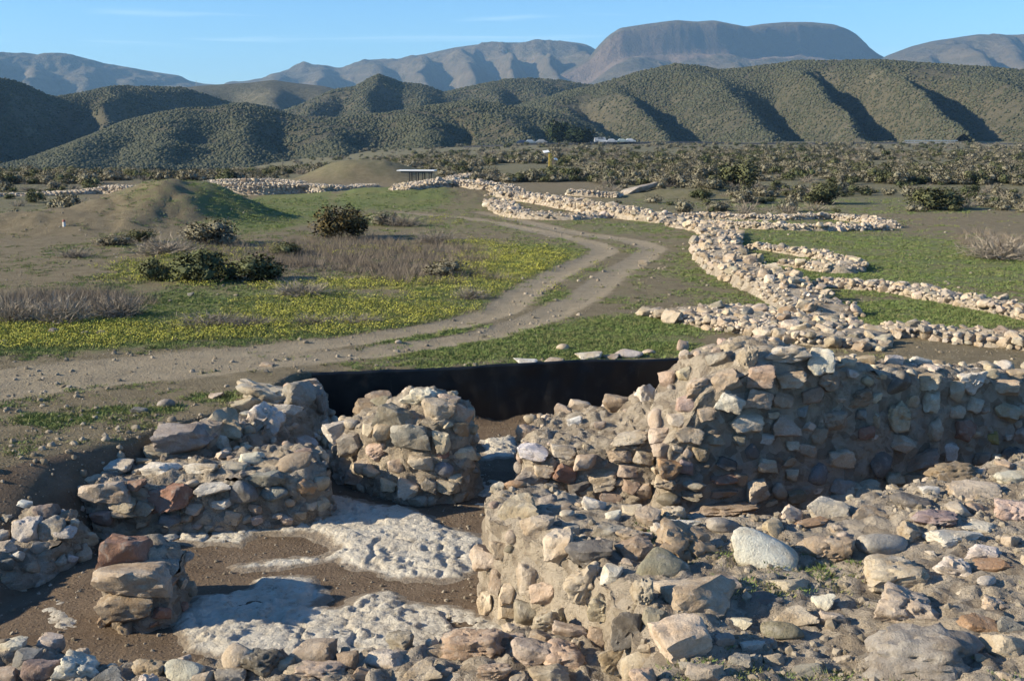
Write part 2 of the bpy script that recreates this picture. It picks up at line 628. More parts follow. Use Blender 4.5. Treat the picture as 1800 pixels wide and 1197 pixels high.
def hill(name, pts, D, Wf, Wb, base, gul, shear, amp, mat, cols_n, rows_n, prof=prof_hill, seed=0, rough=.02, asym=.55, ridge_round=.08, meander=10.0):
    """a real ridge at distance D: crest through the given skyline, spurs and gullies down the near slope.
    gul: skyline pixel columns where gullies reach the foot"""
    pts = np.array(pts, float)
    lo, hi = pts[0, 0], pts[-1, 0]
    cx = np.linspace(lo, hi, cols_n)
    cy = np.interp(cx, pts[:, 0], pts[:, 1])
    # soften the polyline
    ker = np.hanning(9)
    ker /= ker.sum()
    cy = np.convolve(np.pad(cy, 4, mode='edge'), ker, mode='valid')
    Dd = np.interp(cx, np.linspace(lo, hi, len(D)), D) if np.ndim(D) else np.full(cols_n, float(D))
    t = np.concatenate([-np.linspace(1, 0, max(6, rows_n // 5))[:-1], np.linspace(0, 1, rows_n)])
    T, CX = np.meshgrid(t, cx, indexing='ij')
    CY = np.meshgrid(t, cy, indexing='ij')[1]
    DD = np.meshgrid(t, Dd, indexing='ij')[1]
    u = (CX - 900) / F
    v = (CY - 598.5) / F
    zr = CAMZ - DD * (sP + v * cP) / (cP - v * sP)
    Yw = np.where(T >= 0, DD - Wf * T, DD - Wb * T)
    Xw = u / (cP - v * sP) * DD * (1 + (Yw / DD - 1) * .55)   # flanks run down almost straight ahead
    tt = np.abs(T)
    # gully pattern along the slope
    gx = CX + shear * (1 - tt) * (1 + .45 * n2(CX.ravel() / 160., CX.ravel() * 0, 1.0, 2, seed + 6).reshape(T.shape)) + meander * n2(Xw, Yw, 6.0 / Wf, 3, seed + 2).reshape(T.shape)
    g = np.array(sorted(gul), float)
    k = np.clip(np.searchsorted(g, gx) - 1, 0, len(g) - 2)
    ph = np.clip((gx - g[k]) / (g[k + 1] - g[k]), 0, 1)
    saw = np.where(ph < asym, ph / asym, (1 - ph) / (1 - asym))
    saw = sstep(0, 1, saw) * .85 + saw * .15
    wid = np.clip((g[k + 1] - g[k]) / 110.0, .3, 1.6) * (.65 + .7 * _hash(k, k * 0 + seed, k * 0, 3))
    G = (saw - .62) * wid
    tt2 = np.clip(tt - amp * G * sstep(ridge_round, .55, tt) * (T >= 0), 0, 1.3)
    h = prof(np.minimum(tt2, 1)) - np.maximum(0, tt2 - 1) * .8
    z = base + (zr - base) * h
    nn = fbm(np.stack([Xw.ravel() / Wf * 5, Yw.ravel() / Wf * 5, np.full(Xw.size, seed * 1.7)], 1), 5, seed).reshape(T.shape)
    if mat is HM:                              # broken rock: sharp ribs and ravines
        rg = 1 - 2 * np.abs(fbm(np.stack([Xw.ravel() / Wf * 7, Yw.ravel() / Wf * 4, np.full(Xw.size, seed * 2.3)], 1), 5, seed + 40, .55)).reshape(T.shape)
        z = z + rg * rough * .8 * (zr - base) * sstep(.02, .2, tt) * sstep(1.0, .8, tt)
    z = z + nn * rough * (zr - base) * sstep(0, .2, tt) + nn * rough * .15 * (zr - base)
    me = mesh_np(name, np.stack([Xw.ravel(), Yw.ravel(), z.ravel()], 1), grid_faces(len(t), cols_n)[:, ::-1], mat)
    if prof is prof_mesa:
        add_attr(me, 'cliff', (sstep(.07, .10, tt2) * (1 - sstep(.15, .19, tt2))).ravel())
    o = obj(name, me, kind='structure')
    return o, Xw, Yw, z, tt


def prof_mesa(t):
    a = np.interp(t, [0, .05, .085, .12, .22, .45, .75, 1.0], [1, .97, .93, .66, .56, .31, .11, 0])
    return a


HILL_A = hill('hill', [(820, 215), (900, 188), (1000, 160), (1060, 146), (1110, 130), (1150, 121), (1190, 113), (1225, 116), (1265, 124), (1300, 121), (1340, 116), (1400, 108), (1480, 107), (1550, 106), (1600, 110), (1650, 113), (1720, 117), (1800, 124), (1900, 131), (2050, 150), (2200, 190)],
              [760, 800, 760, 720, 700], 235, 260, -5, [760, 890, 965, 1085, 1185, 1375, 1492, 1655, 1830, 1980, 2120, 2300], 88, .27, HB, 460, 130, seed=3, rough=.055, meander=24)
HILL_B = hill('hill', [(60, 290), (95, 268), (150, 245), (220, 214), (290, 197), (330, 190), (380, 189), (430, 181), (470, 190), (515, 203), (600, 206), (680, 200), (760, 186), (830, 177), (900, 186), (980, 200), (1040, 220), (1090, 245)],
              [520, 560, 590, 600], 150, 160, -8, [-20, 120, 310, 420, 545, 700, 860, 985, 1090, 1200], 60, .17, HB, 420, 100, seed=11, rough=.10, meander=26)
HILL_C = hill('hill', [(-420, 90), (-250, 120), (-120, 128), (0, 137), (40, 147), (95, 172), (150, 163), (200, 151), (260, 153), (325, 155), (370, 170), (410, 182), (470, 186), (540, 210), (600, 235)],
              [470, 620, 780, 930], 190, 260, -9, [-500, -330, -190, -70, 60, 190, 420, 600, 760], 70, .30, HB, 300, 70, seed=21, rough=.06, asym=.3, meander=20)
HILL_D = hill('hill', [(430, 215), (500, 195), (540, 180), (585, 158), (625, 152), (665, 130), (705, 146), (745, 150), (780, 163), (830, 152), (885, 140), (930, 137), (990, 142), (1040, 150), (1090, 160), (1150, 175)],
              [900, 1000, 1120], 260, 260, -8, [380, 470, 560, 640, 740, 850, 950, 1060, 1200, 1300], 70, .24, HB, 340, 90, seed=31, rough=.08, meander=20)
HILL_E = hill('hill', [(240, 175), (330, 153), (380, 149), (440, 146), (480, 141), (520, 147), (570, 152), (640, 170), (700, 190)],
              [1350, 1350], 300, 300, -8, [150, 320, 455, 600, 760], 60, .25, HB, 160, 50, seed=41, rough=.03)
MT_L = hill('mountain', [(-500, 40), (-300, 70), (-120, 88), (0, 94), (55, 95), (80, 100), (135, 98), (165, 108), (215, 117), (280, 128), (318, 133), (330, 142), (360, 148), (430, 153), (520, 170)],
            [3400, 3900, 4500], 1300, 900, -14, [-600, -430, -250, -90, 20, 100, 185, 270, 340, 450, 560], 55, .24, HM, 300, 110, seed=51, rough=.10, meander=24)
MT_C = hill('mountain', [(330, 190), (420, 147), (480, 139), (500, 128), (522, 121), (546, 115), (560, 123), (580, 120), (612, 124), (650, 112), (700, 104), (750, 95), (800, 84), (850, 77), (880, 75), (930, 75), (990, 73), (1030, 78), (1060, 95), (1110, 120), (1200, 160)],
            [4600, 4600], 1700, 900, -14, [250, 440, 520, 600, 680, 760, 830, 905, 975, 1040, 1130, 1250], 75, .30, HM, 340, 120, seed=61, rough=.10, meander=24)
MT_M = hill('mountain', [(880, 175), (960, 140), (1010, 118), (1035, 102), (1052, 80), (1070, 62), (1090, 49), (1130, 43), (1165, 38), (1190, 35), (1225, 38), (1255, 36), (1290, 43), (1312, 47), (1340, 42), (1380, 39), (1425, 40), (1462, 43), (1485, 50), (1500, 60), (1515, 76), (1535, 92), (1560, 106), (1620, 130), (1700, 165)],
            [3600, 3950, 4420], 1900, 700, -14, [800, 930, 1045, 1090, 1205, 1245, 1345, 1385, 1500, 1535, 1650, 1800], 60, .34, HM, 380, 170, prof=prof_mesa, seed=71, rough=.08, ridge_round=.16, meander=24)
MT_R = hill('mountain', [(1420, 170), (1500, 130), (1545, 105), (1560, 97), (1600, 82), (1640, 72), (1680, 66), (1722, 60), (1760, 62), (1800, 61), (1900, 45), (2050, 60), (2250, 110)],
            [3900, 4600], 1500, 900, -14, [1350, 1500, 1580, 1650, 1730, 1800, 1900, 2010, 2150, 2300], 60, .34, HM, 260, 110, seed=81, rough=.10, meander=22)

# ------------------------------------------------------------------ stones: shared shapes
_ico = {}


def ico(sub):
    if sub not in _ico:
        bm = bmesh.new()
        bmesh.ops.create_icosphere(bm, subdivisions=sub, radius=1)
        v = np.array([q.co[:] for q in bm.verts])
        f = np.array([[q.index for q in fc.verts] for fc in bm.faces])
        bm.free()
        _ico[sub] = (v / np.linalg.norm(v, axis=1)[:, None], f)
    return _ico[sub]


def rock_shape(seed, sub, kind):
    """one stone: planes broken off a ball, then weathered. kind: 'a' angular, 'r' rounded cobble, 'p' pitted conglomerate, 's' slab"""
    r_ = np.random.default_rng(seed)
    v, f = ico(sub)
    r = np.full(len(v), 1.0)
    soft = {'a': 60., 'r': 9., 'p': 26., 's': 60.}[kind]
    acc = np.exp(-soft * r)
    planes = []
    if kind != 'r':                              # a block with skewed sides and broken corners
        for ax_ in range(3):
            for sg in (-1, 1):
                n = np.zeros(3)
                n[ax_] = sg
                n = n + r_.normal(size=3) * .24
                planes.append((n / np.linalg.norm(n), r_.uniform(.46, .66)))
    for k in range({'a': 5, 'r': 7, 'p': 5, 's': 4}[kind]):
        n = r_.normal(size=3)
        n /= np.linalg.norm(n)
        planes.append((n, r_.uniform(.50, .74) if kind != 'r' else r_.uniform(.55, .9)))
    for n, d in planes:
        q = v @ n
        rk = np.where(q > .08, d / np.maximum(q, .08), 9)
        acc = acc + np.exp(-soft * np.minimum(rk, 9))
    r = -np.log(acc) / soft
    o = r_.uniform(-50, 50, 3)
    a1, a2, a3 = {'a': (.13, .10, .055), 'r': (.09, .03, .010), 'p': (.17, .14, .10), 's': (.11, .10, .055)}[kind]
    r = r * (1 + a1 * fbm(v * 1.4 + o, 2, seed) + a2 * fbm(v * 4 + o, 3, seed + 5) + a3 * fbm(v * 11 + o, 3, seed + 9, .65))
    if kind in 'ps' and sub > 2:
        cr = np.abs(vnoise(v * 3.3 + o, seed + 3))
        r = r - .05 * sstep(.16, 0, cr)
    if kind == 'p' and sub > 2:
        pit = vnoise(v * 6.5 + o, seed + 4)
        r = r - .11 * sstep(.25, .7, pit) - .06 * sstep(.2, .7, vnoise(v * 14 + o, seed + 14))
    p = v * r[:, None]
    ax = {'a': (1, .85, .8), 'r': (1, .85, .75), 'p': (1, .9, .8), 's': (1, .8, .5)}[kind] * r_.uniform(.9, 1.1, 3)
    p = p * ax
    lo, hi = p.min(0), p.max(0)
    p = (p - (lo + hi) / 2) / (hi - lo)
    return p, f


ROCKS = {}


def rocks(kind, lod):
    """lod 4 fine, 3 medium, 2 small, 1 far"""
    key = (kind, lod)
    if key not in ROCKS:
        n = {4: 7, 3: 8, 2: 6, 1: 5}[lod]
        L = []
        for q in range(n):
            p, f = rock_shape(hash_seed(kind, lod, q), lod, kind)
            me = mesh_np('stone', p, f, M_STONE, lod > 1)
            if lod > 1:
                me.set_sharp_from_angle(angle=R(32 if kind in 'as' else 60))
            L.append(me)
        ROCKS[key] = L
    return ROCKS[key]


def hash_seed(kind, lod, q):
    return ord(kind) * 131 + lod * 17 + q * 7 + 5


COL = {
    'b': (.52, .435, .33), 'B': (.60, .515, .405), 'w': (.68, .63, .545), 'W': (.80, .77, .70), 'k': (.52, .40, .315), 'o': (.43, .29, .18), 'g': (.38, .345, .29),
    'd': (.19, .175, .16), 'v': (.27, .245, .185), 'n': (.37, .29, .21), 'u': (.27, .27, .255), 'r': (.33, .20, .145), 'p': (.34, .265, .24), 'c': (.62, .52, .40), 'y': (.36, .30, .10)}


def jcol(code):
    c = COL[code]
    s = rnd.uniform(.86, 1.12)
    return (c[0] * s, c[1] * s * rnd.uniform(.96, 1.03), c[2] * s * rnd.uniform(.92, 1.05), 1)


PAL = 'bbbbBBBBkgwwcnbbBB'


def lod_for(size, dep):
    px = size * F / dep
    return 4 if px > 48 else 3 if px > 20 else 2 if px > 11 else 1


STONES = []      # (x, y, z, radius) of stones already set


def stone(parent, loc, size, rot, code, kind, lod=None, name='stone'):
    lod = lod or lod_for(max(size), depth_of(*loc))
    me = rnd.choice(rocks(kind, lod))
    o = bpy.data.objects.new(name, me)
    C.objects.link(o)
    o.parent = parent
    pl = parent.location if parent is not None else Vector((0, 0, 0))
    o.location = Vector(loc) - pl
    o.rotation_euler = rot
    o.scale = size
    o.color = jcol(code)
    STONES.append((*loc, max(size) * .5))
    return o


def crowded(x, y, z, r, f=.72):
    if not STONES:
        return False
    a = NEAR_ARR()
    d2 = (a[:, 0] - x) ** 2 + (a[:, 1] - y) ** 2 + (a[:, 2] - z) ** 2
    return bool(np.any(d2 < ((a[:, 3] + r) * f) ** 2))


_arr = [0, None]


def NEAR_ARR():
    if _arr[0] != len(STONES):
        if _arr[1] is None or len(STONES) > _arr[1].shape[0]:
            n = np.full((len(STONES) * 2 + 256, 4), 1e9)
            n[:, 3] = 0
            n[:len(STONES)] = STONES
            _arr[1] = n
        else:
            for k in range(_arr[0], len(STONES)):
                _arr[1][k] = STONES[k]
        _arr[0] = len(STONES)
    return _arr[1][:max(1, _arr[0])]


# ------------------------------------------------------------------ wall cores (earth and mortar bodies)
def idw(ctrl):
    c = np.array(ctrl, float)

    def f(x, y):
        x = np.asarray(x, float)
        y = np.asarray(y, float)
        w = 1 / ((x[..., None] - c[:, 0]) ** 2 + (y[..., None] - c[:, 1]) ** 2 + .02) ** 1.5
        return (w * c[:, 2]).sum(-1) / w.sum(-1)
    return f


def vecnoise(p, s, seed):
    return np.stack([fbm(p * s + 9.1 * k, 3, seed + 31 * k) for k in range(3)], 1)


def worley(p, seed):
    """distance to the nearest and second nearest scattered point"""
    i = np.floor(p).astype(np.int64)
    f1 = np.full(len(p), 9.0)
    f2 = np.full(len(p), 9.0)
    for a in (-1, 0, 1):
        for b in (-1, 0, 1):
            for c in (-1, 0, 1):
                j = i + np.array([a, b, c])
                q = np.stack([_hash(j[:, 0], j[:, 1], j[:, 2], seed + k) for k in range(3)], 1) + j
                d = np.sqrt(((q - p) ** 2).sum(1))
                n1 = np.minimum(f1, d)
                f2 = np.where(d < f1, f1, np.minimum(f2, d))
                f1 = n1
    return f1, f2


def crag(V, Fa, rough, s1=3.6, s2=9.0):
    """push the surface out into broken lumps with crevices between"""
    t = V[Fa]
    fn = np.cross(t[:, 1] - t[:, 0], t[:, 2] - t[:, 0])
    vn = np.zeros_like(V)
    for k in range(3):
        np.add.at(vn, Fa[:, k], fn)
    vn /= np.linalg.norm(vn, axis=1)[:, None] + 1e-9
    w = V + .10 * vecnoise(V, 2.2, 61)
    a1, a2 = worley(w * s1, 5)
    b1, b2 = worley(w * s2, 9)
    h = .11 * (np.minimum((a2 - a1) * 1.5, .6) - .35) + .05 * (np.minimum((b2 - b1) * 1.5, .6) - .35)
    cell = vnoise(np.floor(w * s1) + .5, 3)
    return V + vn * (rough * (h + .03 * cell))[:, None]


BVH_V, BVH_F = [], []


def core(parent, poly, topf, zbot, res=.07, batter=.12, rough=1.0, name='mortar_core', mat=None):
    """solid body over a footprint: rough top surface and battered sides"""
    poly = smooth_poly(poly, 1)
    area = sum(poly[k][0] * poly[(k + 1) % len(poly)][1] - poly[(k + 1) % len(poly)][0] * poly[k][1] for k in range(len(poly)))
    if area < 0:
        poly = poly[::-1]
    out = resample(poly, res)
    n = len(out)
    x0, y0 = out.min(0)
    x1, y1 = out.max(0)
    gx, gy = np.meshgrid(np.arange(x0, x1, res), np.arange(y0, y1, res))
    gx = gx.ravel() + rng.uniform(-.25, .25, gx.size) * res
    gy = gy.ravel() + rng.uniform(-.25, .25, gy.size) * res
    d = sdf(gx, gy, out)
    inn = np.stack([gx, gy], 1)[d > res * .6]
    allp = [Vector(q) for q in out] + [Vector(q) for q in inn]
    V2, _, Fc, *_ = geometry.delaunay_2d_cdt(allp, [(k, (k + 1) % n) for k in range(n)], [], 1, 1e-5)
    V2 = np.array([q[:] for q in V2])
    Ft = np.array([list(q) for q in Fc if len(q) == 3])
    din = sdf(V2[:, 0], V2[:, 1], out)
    ztop = topf(V2[:, 0], V2[:, 1]) - .10 * sstep(.18, 0, din)
    top = np.column_stack([V2, ztop])
    # sides
    nx = np.roll(out, -1, 0) - np.roll(out, 1, 0)
    nrm = np.stack([nx[:, 1], -nx[:, 0]], 1)
    nrm /= np.linalg.norm(nrm, axis=1)[:, None] + 1e-9
    zt = topf(out[:, 0], out[:, 1]) - .10
    hmax = float((zt - zbot).max())
    m = max(3, int(hmax / res) + 1)
    S = []
    for k in range(m + 1):
        q = k / m
        z = zt + (zbot - zt) * q
        off = batter * (zt - z)[:, None]
        S.append(np.column_stack([out + nrm * off, z]))
    side = np.concatenate(S)
    a = np.arange(n)
    b = (a + 1) % n
    Fs = []
    for k in range(m):
        Fs.append(np.stack([a + k * n, a + (k + 1) * n, b + (k + 1) * n], 1))
        Fs.append(np.stack([a + k * n, b + (k + 1) * n, b + k * n], 1))
    Fs = np.concatenate(Fs) + len(top)
    V = np.concatenate([top, side])
    Fa = np.concatenate([Ft, Fs])
    V = V + rough * (.075 * vecnoise(V, 1.6, 3) + .06 * vecnoise(V, 5.0, 8) + .028 * vecnoise(V, 13, 12))
    V = crag(V, Fa, rough)
    me = mesh_np(name, V - np.array(parent.location[:]), Fa, mat or M_MORTAR)
    o = obj(name, me, parent)
    BVH_F.append(Fa + sum(len(q) for q in BVH_V))
    BVH_V.append(V)
    return out, nrm, zt


def wall(name, label, poly, ctrl, zbot, faces=None, res=.045, batter=.12, rough=1.0):
    c = np.mean(np.array(poly), 0)
    t = thing(name, label, 'wall', (c[0], c[1], zbot))
    topf = idw(ctrl)
    out, nrm, zt = core(t, poly, topf, zbot, res, batter, rough)
    return dict(t=t, out=out, nrm=nrm, zt=zt, top=topf, zbot=zbot, poly=np.array(out), batter=batter, n=0)


WALLS = {}
# low wall of the room beyond the floor
WALLS['low'] = wall('rubble_wall', 'low rubble wall in shade behind the pale bedrock floor, beside the tall pier',
    [P(140, 858, -.3), P(230, 846, -.28), P(330, 838, -.25), P(450, 836, -.25), P(566, 826, -.22), P(572, 792, -.2), P(540, 772, -.15), P(470, 772, -.15), P(380, 788, -.2), P(290, 800, -.22), P(200, 800, -.25), P(146, 826, -.28)],
    [(*P(200, 830, -.28), -.30), (*P(330, 815, -.25), -.24), (*P(450, 800, -.2), -.2), (*P(555, 795, -.18), -.16)], -1.08)
# tall pier beside the doorway
WALLS['pier'] = wall('rubble_pier', 'tall free-standing rubble pier of mortared boulders beside the doorway gap',
    [(-2.78, 16.85), (-2.1, 16.1), (-1.32, 15.55), (-.72, 15.75), (-.55, 16.3), (-.75, 16.9), (-1.5, 17.5), (-2.35, 17.7)],
    [(-2.6, 17.2, -.12), (-2.2, 16.6, .02), (-1.4, 15.9, .22), (-.9, 16.1, .34), (-1.4, 16.7, .42), (-2.2, 17.5, .12), (-.7, 16.5, .3)], -1.08, batter=.10)
# wing wall right of the doorway, earth topped
WALLS['wing'] = wall('rubble_wall', 'short thick rubble wall with earth top running from the doorway gap to the high wall',
    [(.10, 15.25), (.9, 15.1), (1.9, 14.95), (2.6, 15.2), (2.9, 16.6), (2.2, 16.9), (1.2, 17.0), (.35, 17.1), (.12, 16.2)],
    [(.15, 15.4, -.08), (1.0, 15.3, -.02), (1.9, 15.2, .14), (.3, 17.0, -.02), (1.2, 16.9, .12), (2.2, 16.6, .40), (2.6, 16, .6)], -1.08, batter=.05)
# high curved wall
WALLS['high'] = wall('curved_wall', 'high curving wall of stones set in smooth mortar, its face in shade',
    [(1.95, 14.62), (2.6, 14.72), (3.5, 14.95), (4.6, 15.3), (5.8, 15.75), (7.2, 16.35), (9.2, 17.3), (9.0, 18.3), (7.0, 17.4), (5.5, 16.7), (4.3, 16.3), (3.2, 16.2), (2.4, 16.2), (1.95, 15.5)],
    [(2.0, 14.8, .20), (2.25, 15.2, .62), (2.7, 14.95, 1.02), (2.75, 15.6, 1.22), (3.3, 15.2, 1.32), (3.4, 15.8, 1.38), (4.1, 15.4, 1.22), (4.7, 15.6, 1.03), (5.3, 15.9, .92), (6.0, 16.2, .84), (7.0, 16.7, .70), (8.2, 17.3, .55), (9.2, 17.8, .5)], -1.08, batter=.03, rough=.6)
# rubble platform in front, at the camera's right
WALLS['bank'] = wall('rubble_bank', 'broad bank of loose boulders and earth with a mortared face towards the sunken floor',
    [(-.28, 12.75), (-.30, 12.0), (.05, 11.35), (.50, 10.7), (.85, 9.9), (.98, 9.2), (1.0, 8.2), (.95, 6.6), (4, 6.0), (9.5, 6.2), (10.5, 13.9), (8, 13.75), (6.4, 13.25), (4.7, 12.6), (3.6, 12.0), (2.7, 11.75), (1.9, 11.85), (1.3, 12.25), (.6, 12.9), (.1, 13.1)],
    [(-.1, 12.4, .14), (.4, 11.6, .16), (.8, 10.6, .20), (1.2, 9.4, .20), (1.2, 8.0, .10), (2, 11.4, .18), (3, 11.3, .20), (3, 9.5, .08), (2.4, 8.6, .02), (4, 8.5, .25), (4.4, 10, .26), (4.6, 11.8, .34), (6.2, 12.6, .48), (8, 12.5, .5), (7, 9, .4), (4, 7, .2)], -1.08, batter=.10, rough=.62)
# near wall along the bottom of the picture
WALLS['near'] = wall('rubble_wall', 'low tumbled rubble wall closest to the viewer, in front of the sunken floor',
    [(-6.4, 10.6), (-5.3, 10.45), (-4.2, 10.2), (-3.4, 9.85), (-2.4, 10.0), (-1.2, 9.95), (-.2, 10.35), (.55, 10.4), (1.2, 9.7), (1.2, 8.2), (.2, 7.9), (-2, 7.9), (-4, 7.8), (-6.4, 8.0)],
    [(-5.5, 10.1, -.55), (-4.6, 9.8, -.62), (-3.5, 9.5, -.60), (-2.4, 9.6, -.55), (-1.2, 9.6, -.48), (-.2, 10, -.45), (.7, 9.9, -.42), (-1, 8.8, -.62), (-3, 8.8, -.7), (-5.5, 9, -.68), (.5, 8.8, -.5)], -1.1, batter=.15)
# stacked stub in the sunken room
WALLS['stub'] = wall('rubble_pier', 'short stacked stub of reddish stones standing in the sunken room',
    [(-4.28, 11.35), (-3.72, 11.3), (-3.58, 11.75), (-3.7, 12.3), (-4.2, 12.45), (-4.45, 11.9)],
    [(-4.0, 11.5, -.45), (-3.9, 11.9, -.30), (-4.2, 12.2, -.22)], -1.08, batter=.10)
# boulders along the rim of the excavation
WALLS['rim'] = wall('boulder_row', 'row of large tilted boulders along the rim of the excavation below the track',
    [P(255, 815, -.25), P(300, 800, -.25), P(400, 775, -.2), P(480, 750, -.2), P(560, 715, -.2), P(572, 672, .0), P(530, 665, 0), P(470, 690, 0), P(400, 715, 0), P(330, 740, -.0), P(262, 785, -.1)],
    [(*P(290, 790, -.2), -.18), (*P(400, 745, -.1), -.08), (*P(480, 712, 0), -.02), (*P(545, 680, 0), .02)], -1.08, batter=.3)
# collapsed bank at the far left
WALLS['tumble'] = wall('stone_tumble', 'tumble of pale stones on the dark side of the sunken room',
    [P(-90, 880, -.4), P(40, 868, -.35), P(110, 880, -.4), P(150, 905, -.5), P(130, 945, -.7), P(60, 990, -.85), P(-90, 1010, -.9)],
    [(*P(-40, 890, -.4), -.38), (*P(60, 895, -.4), -.42), (*P(120, 915, -.5), -.55), (*P(60, 955, -.7), -.75), (*P(-40, 960, -.7), -.7)], -1.3, batter=.3)

